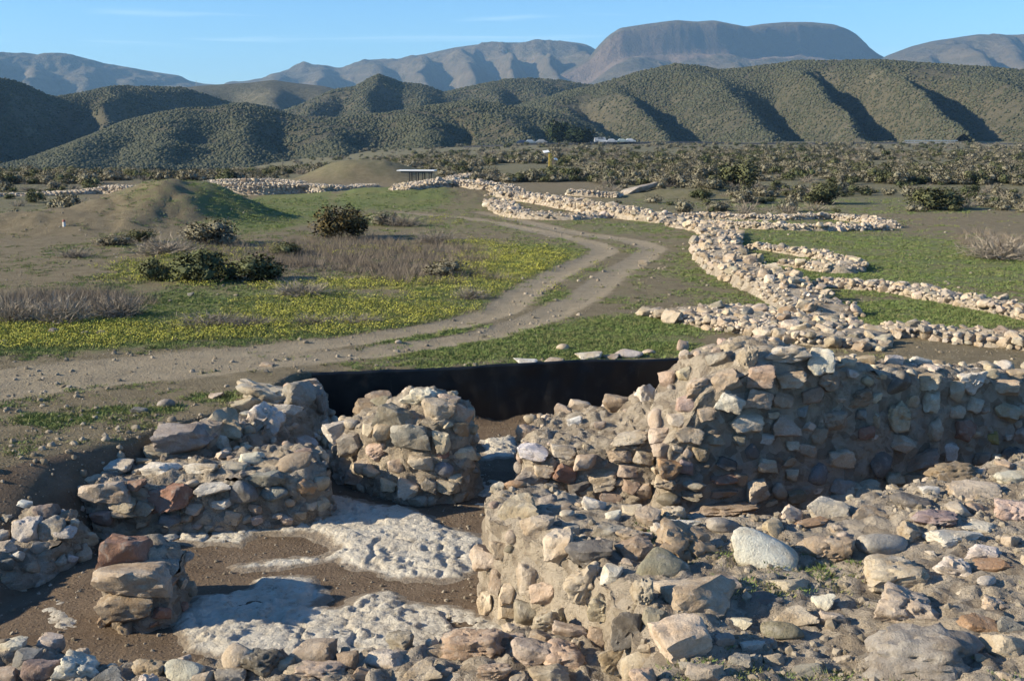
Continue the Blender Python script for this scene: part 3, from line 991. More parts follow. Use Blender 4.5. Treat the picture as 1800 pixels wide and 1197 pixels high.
# ---- traced stones: centre and size in photo pixels, colour code, shape
KEY = {
 'bank': [(933,833,76,28,'g','s'),(905,851,41,19,'o','r'),(915,892,72,60,'B','a'),(943,918,63,38,'b','a'),(968,856,28,16,'g','a'),(962,880,35,25,'g','a'),(984,896,44,22,'n','a'),(1022,855,44,35,'d','a'),(1044,886,47,31,'w','a'),(1078,908,32,22,'W','a'),(1069,933,63,35,'g','a'),(987,955,60,62,'B','a'),(1037,968,82,44,'d','a'),(1031,1015,74,78,'B','p'),(1075,1006,35,41,'w','a'),(1116,962,60,54,'k','a'),(1163,993,92,66,'v','r'),(1211,955,124,78,'n','p'),(1179,902,54,38,'b','p'),(1204,918,54,19,'w','s'),(1274,921,60,28,'g','r'),(1274,893,120,35,'n','p'),(1215,1042,150,80,'b','a'),(1195,1118,91,84,'c','a'),(1271,1025,50,35,'k','a'),(1100,1097,50,76,'d','s'),(1122,1163,58,62,'c','r'),(1082,1151,60,54,'n','p'),(962,1037,63,41,'c','a'),(927,1069,44,48,'g','s'),(896,1040,35,38,'c','a'),(899,940,24,26,'b','r'),(896,963,20,14,'v','r'),(1338,1052,66,26,'d','a'),(1302,1094,41,22,'w','a'),(1271,1122,38,25,'g','a'),(1321,1132,45,28,'w','a'),(1302,1163,47,31,'g','a'),
  (1340,966,116,80,'W','r'),(1453,963,94,64,'n','p'),(1553,954,88,46,'g','r'),(1392,900,38,40,'c','a'),(1427,918,60,26,'o','s'),(1455,895,75,54,'w','a'),(1507,862,118,68,'B','p'),(1525,902,63,28,'n','a'),(1682,830,98,40,'n','p'),(1633,861,34,24,'W','a'),(1710,862,88,42,'B','s'),(1779,840,58,30,'w','a'),(1780,898,64,52,'k','p'),(1640,910,80,38,'p','p'),(1675,940,86,32,'w','s'),(1716,923,70,20,'w','s'),(1727,970,72,28,'w','s'),(1675,996,66,46,'w','p'),(1744,994,73,28,'o','s'),(1734,1020,38,18,'W','r'),(1584,1005,128,66,'B','p'),(1598,1062,108,68,'c','p'),(1629,1155,200,96,'g','p'),(1390,1027,80,30,'b','a'),(1396,1083,77,40,'B','a'),(1375,1104,73,38,'v','r'),(1448,1055,40,28,'w','a'),(1465,1087,46,36,'b','a'),(1350,1130,30,25,'g','a'),(1360,1157,38,28,'b','a'),(1417,1176,50,20,'g','s'),(1751,1062,52,26,'k','p'),(1716,1097,66,32,'o','a'),(1769,1097,46,28,'u','a'),(1765,1132,75,54,'b','a'),(1605,881,76,24,'d','s'),(1713,892,38,22,'k','a'),(875,1015,34,44,'b','p'),(880,960,36,34,'b','a'),(930,1010,40,60,'B','a'),(1130,1040,40,70,'b','p'),(1150,1085,44,50,'g','a'),(1060,1060,50,46,'b','p'),(985,1080,44,50,'B','a'),(1240,1180,70,40,'b','a'),(1500,960,40,24,'b','a'),(1480,1160,36,20,'b','s')],
 'high': [(1383,622,80,38,'w','p'),(1442,630,50,58,'w','a'),(1335,655,52,42,'k','a'),(1389,663,54,28,'b','a'),(1314,625,32,52,'b','p'),(1290,609,52,24,'b','a'),(1268,628,52,26,'g','a'),(1279,665,58,36,'k','a'),(1333,695,52,36,'b','a'),(1284,703,50,32,'w','a'),(1311,740,62,38,'c','a'),(1378,746,50,43,'k','a'),(1375,700,35,27,'b','a'),(1205,655,30,28,'b','a'),(1225,676,48,32,'b','p'),(1208,706,40,30,'k','a'),(1191,735,36,28,'w','a'),(1212,762,52,34,'b','a'),(1164,786,40,34,'b','p'),(1175,815,43,36,'o','a'),(1172,845,46,26,'b','p'),(1204,815,30,30,'p','a'),(1232,794,35,27,'n','a'),(1220,850,43,20,'g','s'),(1322,788,24,28,'d','r'),(1276,810,40,24,'d','s'),(1348,813,35,30,'b','a'),(1332,858,45,48,'B','a'),(1370,858,24,30,'b','r'),(1439,826,43,43,'u','r'),(1419,786,35,24,'k','a'),(1271,837,48,17,'r','s'),(1175,874,42,24,'v','r'),(1215,867,40,20,'v','a'),(1271,863,50,18,'n','s'),(1160,760,40,30,'c','a'),(1242,725,30,24,'b','a'),(1345,768,30,20,'w','a'),(1300,770,34,22,'g','a'),(1256,770,34,22,'n','a'),(1300,838,30,22,'n','a'),(1400,870,30,24,'n','a'),
  (1577,666,46,40,'d','r'),(1579,723,46,56,'b','p'),(1638,700,32,44,'w','a'),(1640,748,34,40,'b','p'),(1584,773,52,30,'B','a'),(1618,804,62,36,'n','s'),(1669,790,24,36,'w','a'),(1706,668,52,40,'W','p'),(1693,750,46,38,'r','a'),(1713,708,32,30,'b','a'),(1768,678,50,30,'k','a'),(1546,810,42,46,'d','r'),(1478,800,46,38,'B','a'),(1463,733,50,38,'n','p'),(1510,693,48,34,'n','p'),(1455,665,40,34,'n','p'),(1568,632,36,22,'w','a'),(1618,634,42,22,'w','a'),(1523,632,34,24,'b','a'),(1678,680,28,38,'b','a'),(1633,667,46,30,'b','a'),(1768,720,48,34,'b','a'),(1743,765,26,22,'y','a'),(1778,795,42,38,'d','p'),(1726,803,38,22,'n','a'),(1520,755,34,26,'r','p'),(1515,725,22,18,'u','a'),(1540,735,14,34,'b','s'),(1650,632,26,16,'b','a'),(1740,655,30,20,'b','a'),(1490,635,30,20,'b','a'),(1440,760,30,30,'n','a'),(1410,720,24,24,'u','a'),(1425,690,40,28,'n','p'),(1480,850,40,30,'g','a'),(1600,840,46,26,'n','a'),(1690,830,40,20,'n','s'),(1790,760,30,30,'b','a'),(1785,655,28,18,'b','a')],
 'near': [(35,1095,74,48,'b','a'),(8,1078,32,28,'B','a'),(87,1130,45,44,'B','a'),(127,1133,28,28,'b','a'),(22,1130,50,28,'w','a'),(48,1155,44,38,'u','a'),(78,1176,65,58,'p','a'),(141,1170,80,52,'w','p'),(15,1185,38,42,'b','a'),(193,1188,62,28,'u','a'),(237,1124,112,54,'r','p'),(222,1103,28,28,'b','a'),(263,1173,66,50,'n','p'),(341,1134,97,56,'b','p'),(324,1178,66,50,'w','r'),(405,1187,54,32,'g','a'),(425,1147,66,54,'c','r'),(462,1158,68,46,'d','p'),(549,1128,84,46,'b','a'),(613,1144,40,36,'n','a'),(682,1154,88,36,'B','s'),(830,1126,130,58,'k','p'),(931,1142,68,52,'B','a'),(567,1178,90,38,'k','p'),(1000,1155,86,76,'k','p'),(1006,1108,68,32,'B','a'),(1053,1113,38,40,'k','a'),(855,1058,32,50,'c','a'),(893,1060,36,45,'b','a'),(740,1180,70,36,'b','a'),(870,1180,60,34,'k','p'),(180,1145,34,28,'n','a'),(500,1165,34,26,'b','a'),(770,1145,40,26,'b','a'),(640,1182,40,30,'n','a'),(360,1190,40,26,'b','a')],
 'rim': [(326,766,108,62,'g','a'),(354,738,72,54,'b','a'),(396,742,62,74,'b','a'),(279,796,48,34,'b','a'),(468,728,62,58,'w','p'),(465,696,102,54,'B','p'),(521,691,74,58,'g','a'),(507,719,52,26,'w','s'),(540,665,50,28,'B','a'),(388,772,32,30,'w','a'),(437,755,22,20,'b','r'),(430,700,60,30,'b','s'),(400,702,40,18,'w','s'),(555,700,40,60,'g','p')],
 'low': [(188,859,86,42,'b','a'),(216,880,52,30,'b','a'),(219,896,48,18,'b','s'),(298,868,80,54,'r','a'),(284,824,62,30,'w','a'),(354,820,62,22,'w','s'),(375,855,62,30,'w','a'),(342,889,40,26,'k','a'),(428,859,50,40,'u','r'),(470,836,68,30,'u','s'),(482,863,48,24,'u','r'),(391,882,32,16,'w','a'),(296,912,48,24,'u','a'),(517,815,66,42,'n','r'),(200,819,72,26,'w','a'),(153,836,56,22,'b','a'),(535,775,48,26,'w','a'),(442,803,44,20,'w','a'),(412,818,44,18,'B','a'),(240,850,34,24,'r','a'),(540,850,36,30,'o','p'),(330,905,30,20,'n','a'),(450,890,26,18,'n','a'),(255,890,34,26,'n','a'),(178,905,40,30,'p','a')],
 'tumble': [(49,930,54,60,'w','a'),(81,898,44,38,'p','a'),(42,887,26,20,'W','a'),(112,933,36,24,'w','a'),(9,957,38,26,'w','a'),(7,910,32,26,'g','a'),(95,925,50,50,'g','a'),(30,975,24,20,'w','a'),(72,960,30,24,'g','a'),(10,988,30,22,'u','a'),(118,905,30,26,'n','a')],
 'stub': [(221,965,94,70,'r','a'),(240,1012,130,64,'b','a'),(221,1055,96,52,'n','a')],
 'pier': [(676,704,50,32,'v','r'),(743,697,70,40,'W','p'),(692,726,66,42,'v','a'),(773,718,60,50,'b','a'),(813,722,36,38,'k','a'),(789,702,42,26,'b','p'),(672,688,52,24,'n','a'),(640,700,38,30,'n','a'),(612,712,46,28,'g','a'),(592,728,46,28,'k','a'),(596,754,54,40,'w','a'),(620,776,48,46,'g','a'),(664,788,46,36,'k','p'),(676,752,42,36,'b','a'),(725,760,68,48,'g','a'),(777,768,30,46,'c','a'),(740,808,46,26,'b','a'),(781,820,34,26,'u','r'),(777,794,24,18,'r','r'),(817,792,42,32,'c','a'),(718,852,38,36,'B','a'),(757,848,28,28,'v','a'),(787,852,40,26,'b','a'),(735,876,42,26,'g','a'),(660,828,40,24,'b','p'),(682,850,28,24,'b','a'),(650,752,26,30,'b','a'),(810,750,30,26,'o','a'),(800,840,26,22,'b','a'),(640,815,34,26,'b','a'),(700,815,36,26,'b','a'),(620,838,30,20,'g','a'),(808,870,30,22,'n','a'),(585,800,40,30,'b','a')],
 'wing': [(937,792,54,30,'W','a'),(961,714,48,28,'b','a'),(1021,704,40,24,'b','a'),(1085,692,54,36,'n','a'),(1134,674,38,48,'w','a'),(933,728,24,18,'b','r'),(989,790,46,24,'B','a'),(1029,808,42,30,'k','a'),(1093,798,50,22,'b','s'),(1059,840,50,34,'B','a'),(1101,824,34,26,'b','a'),(1105,768,62,28,'b','s'),(993,826,42,38,'r','a'),(925,758,34,36,'n','p'),(1142,690,24,24,'k','a'),(990,712,30,18,'b','a'),(1010,738,30,18,'W','a'),(1055,745,22,14,'k','a'),(1175,663,32,32,'k','a'),(1050,700,34,20,'b','a'),(1110,850,34,30,'n','a'),(1030,855,40,30,'n','a'),(955,826,34,22,'b','a'),(1075,870,40,26,'n','a'),(1130,800,34,24,'b','a'),(1130,860,30,30,'n','a'),(1110,895,36,24,'b','a')],
}
BVH = BVHTree.FromPolygons([Vector(q) for q in np.concatenate(BVH_V)], [list(map(int, q)) for q in np.concatenate(BVH_F)])
CAM = Vector((0, 0, CAMZ))


def trace(px, py):
    d = Vector(ray(px, py)).normalized()
    h, n, i, dist = BVH.ray_cast(CAM, d)
    return h, n


BIG = {(1340, 966): 'large smooth white boulder', (1163, 993): 'olive rounded cobble', (1629, 1155): 'big grey pitted block', (221, 965): 'reddish capping stone', (743, 697): 'white crusted stone'}
for wn_, L in KEY.items():
    W = WALLS[wn_]
    for (px, py, w, h, code, kd) in L:
        hit, nr = trace(px, py + h * .15)
        if hit is None or depth_of(*hit) > 24:
            hit, nr = trace(px, py + h * .5)
            if hit is None or depth_of(*hit) > 24:
                continue
        dep = depth_of(*hit)
        sx = w / F * dep * 1.06
        sh = h / F * dep * 1.06
        up = max(0.0, nr.z)                    # 1 on a top surface, 0 on a wall face
        sz = sh * (1.0 - .12 * up)
        sy = (sx + sh) * .5 * rnd.uniform(.75, 1.0)
        out_ = (.0 if up < .6 else .08) * min(sz, sy)
        loc = (hit.x + nr.x * out_, hit.y + nr.y * out_, hit.z + nr.z * out_ * (1.0 if up > .5 else .4))
        tilt = rnd.uniform(-.25, .25) if max(w, h) < 2.2 * min(w, h) else rnd.uniform(-.12, .12)
        o = stone(W['t'], loc, (sx, sy, sz), (rnd.uniform(-.15, .15), tilt, rnd.choice((0, math.pi)) + rnd.uniform(-.3, .3)), code, kd)
        W['n'] += 1
        if (px, py) in BIG:
            o['label'] = BIG[(px, py)]


# ---- courses of smaller stones between the traced ones
def fill_face(W, n_max, s0, s1, tries=3000, zlo=0.0, pal=PAL, kinds='aaaprs', vis=lambda x, y: True, proud=.0):
    out, nrm, zt, zb = W['out'], W['nrm'], W['zt'], W['zbot']
    n = 0
    for _ in range(tries):
        if n >= n_max or W['n'] >= 296:
            break
        i = rnd.randrange(len(out))
        x, y = out[i]
        nx, ny = nrm[i]
        if ny > .35 and not vis(x, y):
            continue
        if ny * y + nx * x > .2 * y:          # faces away from the open side
            continue
        z = rnd.uniform(zb + .1 + zlo, zt[i] + .02)
        s = s0 + (s1 - s0) * rnd.random() ** 1.8
        if crowded(x + nx * .05, y + ny * .05, z, s * .5, .80):
            continue
        off = W['batter'] * (zt[i] - z) + proud * s
        hh = s * rnd.uniform(.5, .85)
        yaw = math.atan2(ny, nx) + math.pi / 2
        stone(W['t'], (x + nx * off, y + ny * off, z), (s, s * rnd.uniform(.6, .8), hh), (rnd.uniform(-.15, .15), rnd.uniform(-.35, .35), yaw + rnd.uniform(-.25, .25)), rnd.choice(pal), rnd.choice(kinds))
        n += 1
        W['n'] += 1
    return n


def fill_top(W, n_max, s0, s1, tries=3000, pal=PAL, kinds='aaapprs', edge=None, sink=.22, where=lambda x, y: True):
    out = W['out']
    x0, y0 = out.min(0)
    x1, y1 = out.max(0)
    n = 0
    X = rng.uniform(x0, x1, tries)
    Y = rng.uniform(y0, y1, tries)
    D = sdf(X, Y, out)
    Z = W['top'](X, Y)
    for k in range(tries):
        if n >= n_max or W['n'] >= 296:
            break
        if D[k] < .03 or (edge and D[k] > edge) or not where(X[k], Y[k]):
            continue
        s = s0 + (s1 - s0) * rnd.random() ** 2.2
        z = float(Z[k]) - .02
        if crowded(X[k], Y[k], z, s * .5, .85):
            continue
        hh = s * rnd.uniform(.45, .8)
        stone(W['t'], (X[k], Y[k], z + hh * (.5 - sink) - .03), (s, s * rnd.uniform(.65, .95), hh), (rnd.uniform(-.25, .25), rnd.uniform(-.25, .25), rnd.uniform(0, 6.28)), rnd.choice(pal), rnd.choice(kinds))
        n += 1
        W['n'] += 1


in_view = lambda x, y: abs(x) < .47 * (y + 1) + .3
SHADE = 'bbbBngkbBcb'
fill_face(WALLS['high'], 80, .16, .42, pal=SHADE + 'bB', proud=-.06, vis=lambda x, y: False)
fill_top(WALLS['high'], 70, .14, .34, edge=1.0, where=in_view)
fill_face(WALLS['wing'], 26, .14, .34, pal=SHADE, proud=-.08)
fill_top(WALLS['wing'], 26, .12, .32, edge=.30)
fill_top(WALLS['wing'], 24, .06, .13)
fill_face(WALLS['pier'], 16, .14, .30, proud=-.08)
fill_top(WALLS['pier'], 10, .14, .30)
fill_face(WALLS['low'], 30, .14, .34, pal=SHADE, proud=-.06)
fill_top(WALLS['low'], 26, .12, .32)
fill_face(WALLS['bank'], 26, .26, .6, vis=lambda x, y: False)
fill_top(WALLS['bank'], 90, .10, .34, tries=9000, where=lambda x, y: in_view(x, y) and y > 7.6 and not (1.6 < x < 3.4 and y < 10.4))
fill_face(WALLS['near'], 30, .15, .4)
fill_top(WALLS['near'], 120, .14, .42, where=lambda x, y: in_view(x, y) and y > 8.1)
fill_top(WALLS['rim'], 60, .12, .40, tries=1500)
fill_face(WALLS['rim'], 50, .14, .42)
fill_top(WALLS['tumble'], 60, .14, .40)
fill_face(WALLS['tumble'], 30, .14, .35)
fill_face(WALLS['stub'], 10, .12, .25, pal='rnb')

# ------------------------------------------------------------------ bedrock floor
def ghit(px, py):
    """where the sight line of a photo pixel meets the terrain"""
    dx, dy, dz = ray(px, py)
    ts = np.exp(np.linspace(math.log(8), math.log(900), 900))
    z = terrain(dx * ts, dy * ts)
    d = CAMZ + dz * ts - z
    k = int(np.argmax(d < 0)) if np.any(d < 0) else len(ts) - 1
    a, b = (d[k - 1], d[k]) if k else (1, 0)
    t = ts[k - 1] + (ts[k] - ts[k - 1]) * a / (a - b + 1e-9) if k else ts[0]
    return dx * t, dy * t, CAMZ + dz * t


def bedrock(pix, zf, hgt, res=.028, seed=0, tone=1.0):
    poly = np.array([P(*q, zf) for q in pix])
    x0, y0 = poly.min(0) - .25
    x1, y1 = poly.max(0) + .25
    nx, ny = int((x1 - x0) / res), int((y1 - y0) / res)
    gx, gy = np.meshgrid(np.linspace(x0, x1, nx), np.linspace(y0, y1, ny))
    X, Y = gx.ravel(), gy.ravel()
    d = sdf(X, Y, poly) + .12 * n2(X, Y, 2.6, 4, seed + 1) + .06 * n2(X, Y, 11, 4, seed + 2)
    body = np.clip(d / .16, -1.5, 1)
    rid = 1 - np.abs(n2(X, Y, 2.6, 4, seed + 3)) * 2
    lump = n2(X, Y, 1.4, 3, seed + 4)
    fine = fbm(np.stack([X * 12, Y * 12, X * 0 + seed], 1), 4, seed + 5, .65)
    crack = sstep(.06, .0, np.abs(n2(X, Y, 1.1, 4, seed + 6)))
    up = np.clip(body, 0, 1)
    rf = 1 - np.abs(fbm(np.stack([X * 13, Y * 17, X * 0 + seed + 4], 1), 3, seed + 8, .6)) * 2
    step_ = np.floor((n2(X, Y, .8, 4, seed + 12) + .12 * fine) * 4) * .022
    z = zf - .015 + hgt * .32 * body + up * (step_ + .008 * rid + .022 * fine + .016 * rf - .045 * crack)
    F4 = grid_faces(ny, nx)
    keep = (d[F4] > -.12).any(1)
    me = mesh_np('bedrock', np.stack([X, Y, z], 1), F4[keep], M_BED)
    add_attr(me, 'edge', np.clip(up * .9 + .35 * fine, 0, 1))
    return obj('bedrock', me, kind='structure')


bedrock([(262, 952), (320, 912), (415, 888), (515, 870), (585, 868), (650, 884), (700, 889), (752, 905), (765, 918), (850, 948), (856, 968), (840, 992), (812, 1014), (760, 1020), (690, 1010), (640, 1000), (595, 984), (500, 996), (432, 1000), (412, 992), (480, 982), (565, 976), (594, 964), (582, 944), (540, 934), (452, 934), (425, 960), (385, 950), (330, 952)], -.97, .10, seed=1)
bedrock([(308, 1068), (345, 1045), (440, 1030), (450, 1018), (480, 1011), (552, 1010), (574, 1048), (545, 1064), (600, 1062), (622, 1045), (680, 1038), (722, 1058), (800, 1062), (850, 1078), (900, 1098), (910, 1125), (860, 1150), (700, 1162), (450, 1162), (330, 1140), (300, 1100)], -.97, .12, seed=2)
bedrock([(58, 1075), (110, 1045), (140, 1085), (155, 1112), (90, 1120)], -1.0, .05, seed=3)
bedrock([(835, 772), (905, 765), (912, 800), (850, 806)], -.99, .03, seed=4)
bedrock([(815, 838), (850, 832), (890, 850), (880, 884), (830, 888)], -.99, .04, seed=5)

# ------------------------------------------------------------------ black sheet around the excavation
m, nt, b = newmat('black_plastic', .5)
k = NB(nt)
pz = k.pos()
c_ = k.mix(k.ramp(k.noise(pz, 1.5, 5), .4, .75), (.006, .006, .007), (.014, .013, .013))
mp = k.n('ShaderNodeMapping')
mp.inputs['Scale'].default_value = (14, 14, 1.2)
k.set(mp.inputs[0], pz)
c_ = k.mix(k.ramp(k.noise(mp.outputs[0], 1.0, 4, .6), .62, .76, 0, .4), c_, (.09, .08, .07))
c_ = k.mix(k.ramp(k.noise(pz, 4.0, 6, .7), .52, .75, 0, .25), c_, (.10, .085, .065))
k.set(b.inputs['Base Color'], c_)
b.inputs['Specular IOR Level'].default_value = .5
b.inputs['Roughness'].default_value = .42
M_SHEET = m
sheet = thing('retaining_sheet', 'black plastic sheet fencing the far edge of the excavation below the grass', 'barrier', (SHEET[len(SHEET) // 2][0], SHEET[len(SHEET) // 2][1], -1.05))
pl = resample(SHEET, .06, False)
xs = [(P(px, 648, 0)[0]) for px in (500, 857, 1052, 1300)]
for q in range(3):
    seg = pl[(pl[:, 0] >= xs[q] - (.12 if q else 0)) & (pl[:, 0] <= xs[q + 1])]
    zz = np.linspace(-1.08, .055, 24)
    V = []
    for side in (0, 1):
        for z in zz:
            w = .06 * n2(seg[:, 0] * 1.0, seg[:, 0] * 0 + z * .5, 1.6, 3, 40) + .012 * n2(seg[:, 0], seg[:, 0] * 0 + z, 5, 2, 41)
            zt = z + (.05 * n2(seg[:, 0], seg[:, 0] * 0, .7, 3, 43) if z > 0 else 0)
            V.append(np.column_stack([seg[:, 0], seg[:, 1] + .03 * q + w + side * .014, np.full(len(seg), z) + (zt - z)]))
    nV = len(seg)
    A = np.concatenate(V)
    g1 = grid_faces(24, nV)
    g2 = g1[:, ::-1] + 24 * nV
    i = np.arange(nV - 1)
    t1 = 23 * nV
    cap = np.stack([t1 + i, t1 + i + 1, t1 + i + 1 + 24 * nV, t1 + i + 24 * nV], 1)
    me = mesh_np('panel', A - np.array(sheet.location[:]), np.concatenate([g1, g2, cap]), M_SHEET)
    obj('panel', me, sheet)

# ------------------------------------------------------------------ stone walls across the plateau
WALL_LINES = []


def sweep_core(parent, line, width, hts, res, seed, mat=None):
    """low swept wall body: rounded section, uneven crest, tapered ends"""
    line = resample(line, res, False)
    n = len(line)
    tg = np.gradient(line, axis=0)
    tg /= np.linalg.norm(tg, axis=1)[:, None]
    nr = np.stack([-tg[:, 1], tg[:, 0]], 1)
    s = np.linspace(0, 1, n)
    h = np.interp(s, np.linspace(0, 1, len(hts)), hts)
    L = n * res
    endt = np.minimum(1, np.minimum(s, 1 - s) * L / (.4 * width) + .25)
    m = 11
    a = np.linspace(-1, 1, m)
    gz = terrain(line[:, 0], line[:, 1])
    V = []
    for q in a:
        wq = np.sign(q) * (abs(q) ** .8) * width * .5 * (1.0 + .12 * (abs(q) == 1)) * np.sqrt(endt)
        zq = (1 - abs(q) ** 5) * h * endt * .62
        V.append(np.column_stack([line + nr * wq[:, None], gz + zq - .12 * (abs(q) == 1)]))
    V = np.stack(V, 1).reshape(-1, 3)
    V = V + .10 * vecnoise(V, 1.3, seed) + .085 * vecnoise(V, 3.5, seed + 3)
    Fq = grid_faces(n, m)
    me = mesh_np('mortar_core', V - np.array(parent.location[:]), Fq, mat or M_MORTAR)
    obj('mortar_core', me, parent)
    return line, nr, h * endt, gz


def joined_stones(parent, items, name='small_stone'):
    """many small far stones as one part"""
    Vs, Fs, off = [], [], 0
    cols = []
    for (loc, size, rz, code) in items:
        p, f = rock_cache[rnd.randrange(len(rock_cache))]
        c, s_ = math.cos(rz), math.sin(rz)
        q = p * np.array(size)
        q = np.column_stack([q[:, 0] * c - q[:, 1] * s_, q[:, 0] * s_ + q[:, 1] * c, q[:, 2]]) + np.array(loc) - np.array(parent.location[:])
        Vs.append(q)
        Fs.append(f + off)
        off += len(p)
    if not Vs:
        return
    me = mesh_np(name, np.concatenate(Vs), np.concatenate(Fs), M_STONE_FAR, False)
    obj(name, me, parent, kind='stuff')


M_STONE_FAR, nt_, b_ = newmat('far_stone', .95)
kk = NB(nt_)
pp = kk.pos()
cc = kk.mix(kk.ramp(kk.noise(pp, 2.2, 3), .35, .65), (.34, .275, .20), (.46, .39, .305))
cc = kk.mix(kk.ramp(kk.noise(pp, 4.5, 4), .56, .68), cc, (.56, .50, .42))
kk.set(b_.inputs['Base Color'], cc)
rock_cache = [rock_shape(900 + q, 1, 'a') for q in range(8)]


def ridge_wall(label, pix, width, hts, n_st, s0, s1, seed=0, name='ruined_wall', far=False, pal='bbbBBgngcb', joined=0, flat=False):
    line = [P(*q) if flat else ghit(*q)[:2] for q in pix]
    line = smooth_poly(line, 2, False)
    WALL_LINES.append((line, width))
    mid = line[len(line) // 2]
    t = thing(name, label, 'wall', (mid[0], mid[1], tz(*mid)))
    hts = [q * .84 for q in hts]
    ln, nr, h, gz = sweep_core(t, line, width, hts, .16 if not far else .3, seed)
    n = 0
    items = []
    tries = 0
    local = {}
    joined = int(joined * 1.4)
    while n < n_st + joined and tries < (n_st + joined) * 5:
        tries += 1
        i = rnd.randrange(len(ln))
        q = rnd.uniform(-1, 1)
        q = math.copysign(abs(q) ** .5, q)
        s = s0 + (s1 - s0) * rnd.random() ** 1.6
        if n >= n_st:
            s = s0 * rnd.uniform(.55, 1.0)
        s *= .8
        x = ln[i, 0] + nr[i, 0] * q * width * .52
        y = ln[i, 1] + nr[i, 1] * q * width * .52
        z = gz[i] + (1 - abs(q) ** 4) * h[i] * .82 * (1 if rnd.random() < .6 else rnd.random()) - .04
        if abs(q) > .8:
            z = gz[i] + h[i] * rnd.uniform(.05, .75)
        ok = True
        cx_, cy_ = int(x // .6), int(y // .6)
        for da in (-1, 0, 1):
            for db in (-1, 0, 1):
                for (a, b2, c2, r2) in local.get((cx_ + da, cy_ + db), ()):
                    if (a - x) ** 2 + (b2 - y) ** 2 + (c2 - z) ** 2 < ((r2 + s * .5) * .62) ** 2:
                        ok = False
        if not ok:
            continue
        local.setdefault((cx_, cy_), []).append((x, y, z, s * .5))
        size = (s, s * rnd.uniform(.65, .95), s * rnd.uniform(.5, .85))
        if n < n_st:
            stone(t, (x, y, z), size, (rnd.uniform(-.3, .3), rnd.uniform(-.3, .3), rnd.uniform(0, 6.28)), rnd.choice(pal), rnd.choice('aaasp'))
        else:
            items.append(((x, y, z), size, rnd.uniform(0, 6.28), 'b'))
        n += 1
    if items:
        joined_stones(t, items)
    return t


ridge_wall('winding ruined wall of pale stones climbing away beside the cart track', [(1470, 560), (1420, 545), (1390, 525), (1335, 500), (1285, 478), (1262, 455), (1250, 436), (1275, 424), (1262, 410), (1225, 402), (1195, 397)], 1.55, [.38, .62, .72, .68, .62, .55, .5, .45, .4], 280, .20, .62, seed=101, joined=480)
ridge_wall('spread of tumbled pale stones just beyond the high wall, joining two ruined walls', [(1195, 548), (1260, 562), (1330, 572), (1400, 585), (1480, 595), (1560, 600)], 2.3, [.28, .30, .32, .34, .30], 240, .22, .62, seed=111, joined=420)
ridge_wall('low line of stones running from the tumbled spread past shaded bare ground', [(1560, 588), (1610, 586), (1668, 596), (1740, 604), (1830, 614), (1900, 620)], .85, [.3, .34, .36, .36], 130, .18, .5, seed=121, joined=180)
ridge_wall('low stone line between two strips of bright green grass', [(1440, 500), (1500, 505), (1573, 512), (1657, 527), (1747, 544), (1830, 562), (1900, 580)], .95, [.3, .32, .34, .36], 170, .2, .5, seed=131, joined=240)
ridge_wall('short curved stone arc standing alone in the green grass', [(1322, 436), (1365, 442), (1420, 450), (1475, 459), (1508, 476), (1470, 480), (1415, 470), (1378, 466)], .75, [.32, .36, .36, .4, .3], 130, .2, .5, seed=141, joined=180)
ridge_wall('long narrow ring of low stones, its far side', [(1190, 384), (1272, 385), (1335, 387), (1400, 386), (1457, 385), (1520, 391), (1568, 401)], .8, [.42, .42, .38, .42, .42, .4], 120, .25, .55, seed=151, joined=330)
ridge_wall('long narrow ring of low stones, its near side', [(1205, 395), (1288, 400), (1370, 404), (1430, 405), (1500, 405), (1560, 404)], .8, [.42, .40, .38, .42, .4], 110, .25, .55, seed=161, joined=300)
ridge_wall('thick ruined wall above the bend of the track', [(1190, 392), (1120, 385), (1050, 375), (990, 364), (940, 355), (895, 347), (868, 345)], 1.5, [.6, .8, .85, .85, .8, .75], 240, .25, .6, seed=171, joined=520)
ridge_wall('lower stepped bastion wall bulging towards the bend of the track', [(870, 358), (890, 376), (930, 384), (980, 386), (1030, 384), (1065, 382)], 1.4, [.5, .6, .55, .5, .4], 110, .25, .6, seed=181, joined=360)
ridge_wall('far stretch of ruined wall below the white-topped shelter', [(700, 334), (745, 330), (800, 327), (850, 330), (885, 336), (900, 345)], 1.7, [.5, .65, .7, .65, .6], 60, .35, .7, seed=191, far=True, joined=840)
ridge_wall('heap of pale wall stones behind the far stretch of wall', [(790, 318), (830, 314), (880, 314), (905, 317)], 1.5, [.4, .8, .7, .4], 20, .35, .7, seed=196, far=True, joined=400)
ridge_wall('small broken wall beside the sloping grey slab', [(1000, 343), (1030, 345), (1065, 346), (1090, 347)], 1.0, [.5, .6, .5, .4], 20, .3, .6, seed=201, far=True, joined=360)
ridge_wall('far ruined wall circling behind the bare earth mound', [(240, 346), (300, 342), (350, 341), (420, 342), (480, 342), (530, 340), (560, 336)], 1.6, [.7, 1.0, 1.2, 1.25, 1.2, 1.0, .8], 60, .35, .7, seed=211, far=True, flat=True, joined=1240)
ridge_wall('far upper tier of ruined wall behind the circling wall', [(330, 330), (400, 327), (470, 326), (540, 327)], 1.6, [.6, .9, .9, .5], 20, .35, .7, seed=216, far=True, flat=True, joined=660)
ridge_wall('far end wall of pale stones below the smooth earth mound', [(555, 344), (585, 340), (620, 333), (655, 328)], 1.2, [.8, .7, .5, .4], 20, .35, .6, seed=221, far=True, flat=True, joined=540)
ridge_wall('far outlying wall at the edge of the scrub beside the mound', [(-20, 346), (60, 345), (130, 343), (190, 341), (245, 344)], 1.3, [.3, .3, .4, .9, .9], 30, .35, .6, seed=231, far=True, flat=True, joined=600)

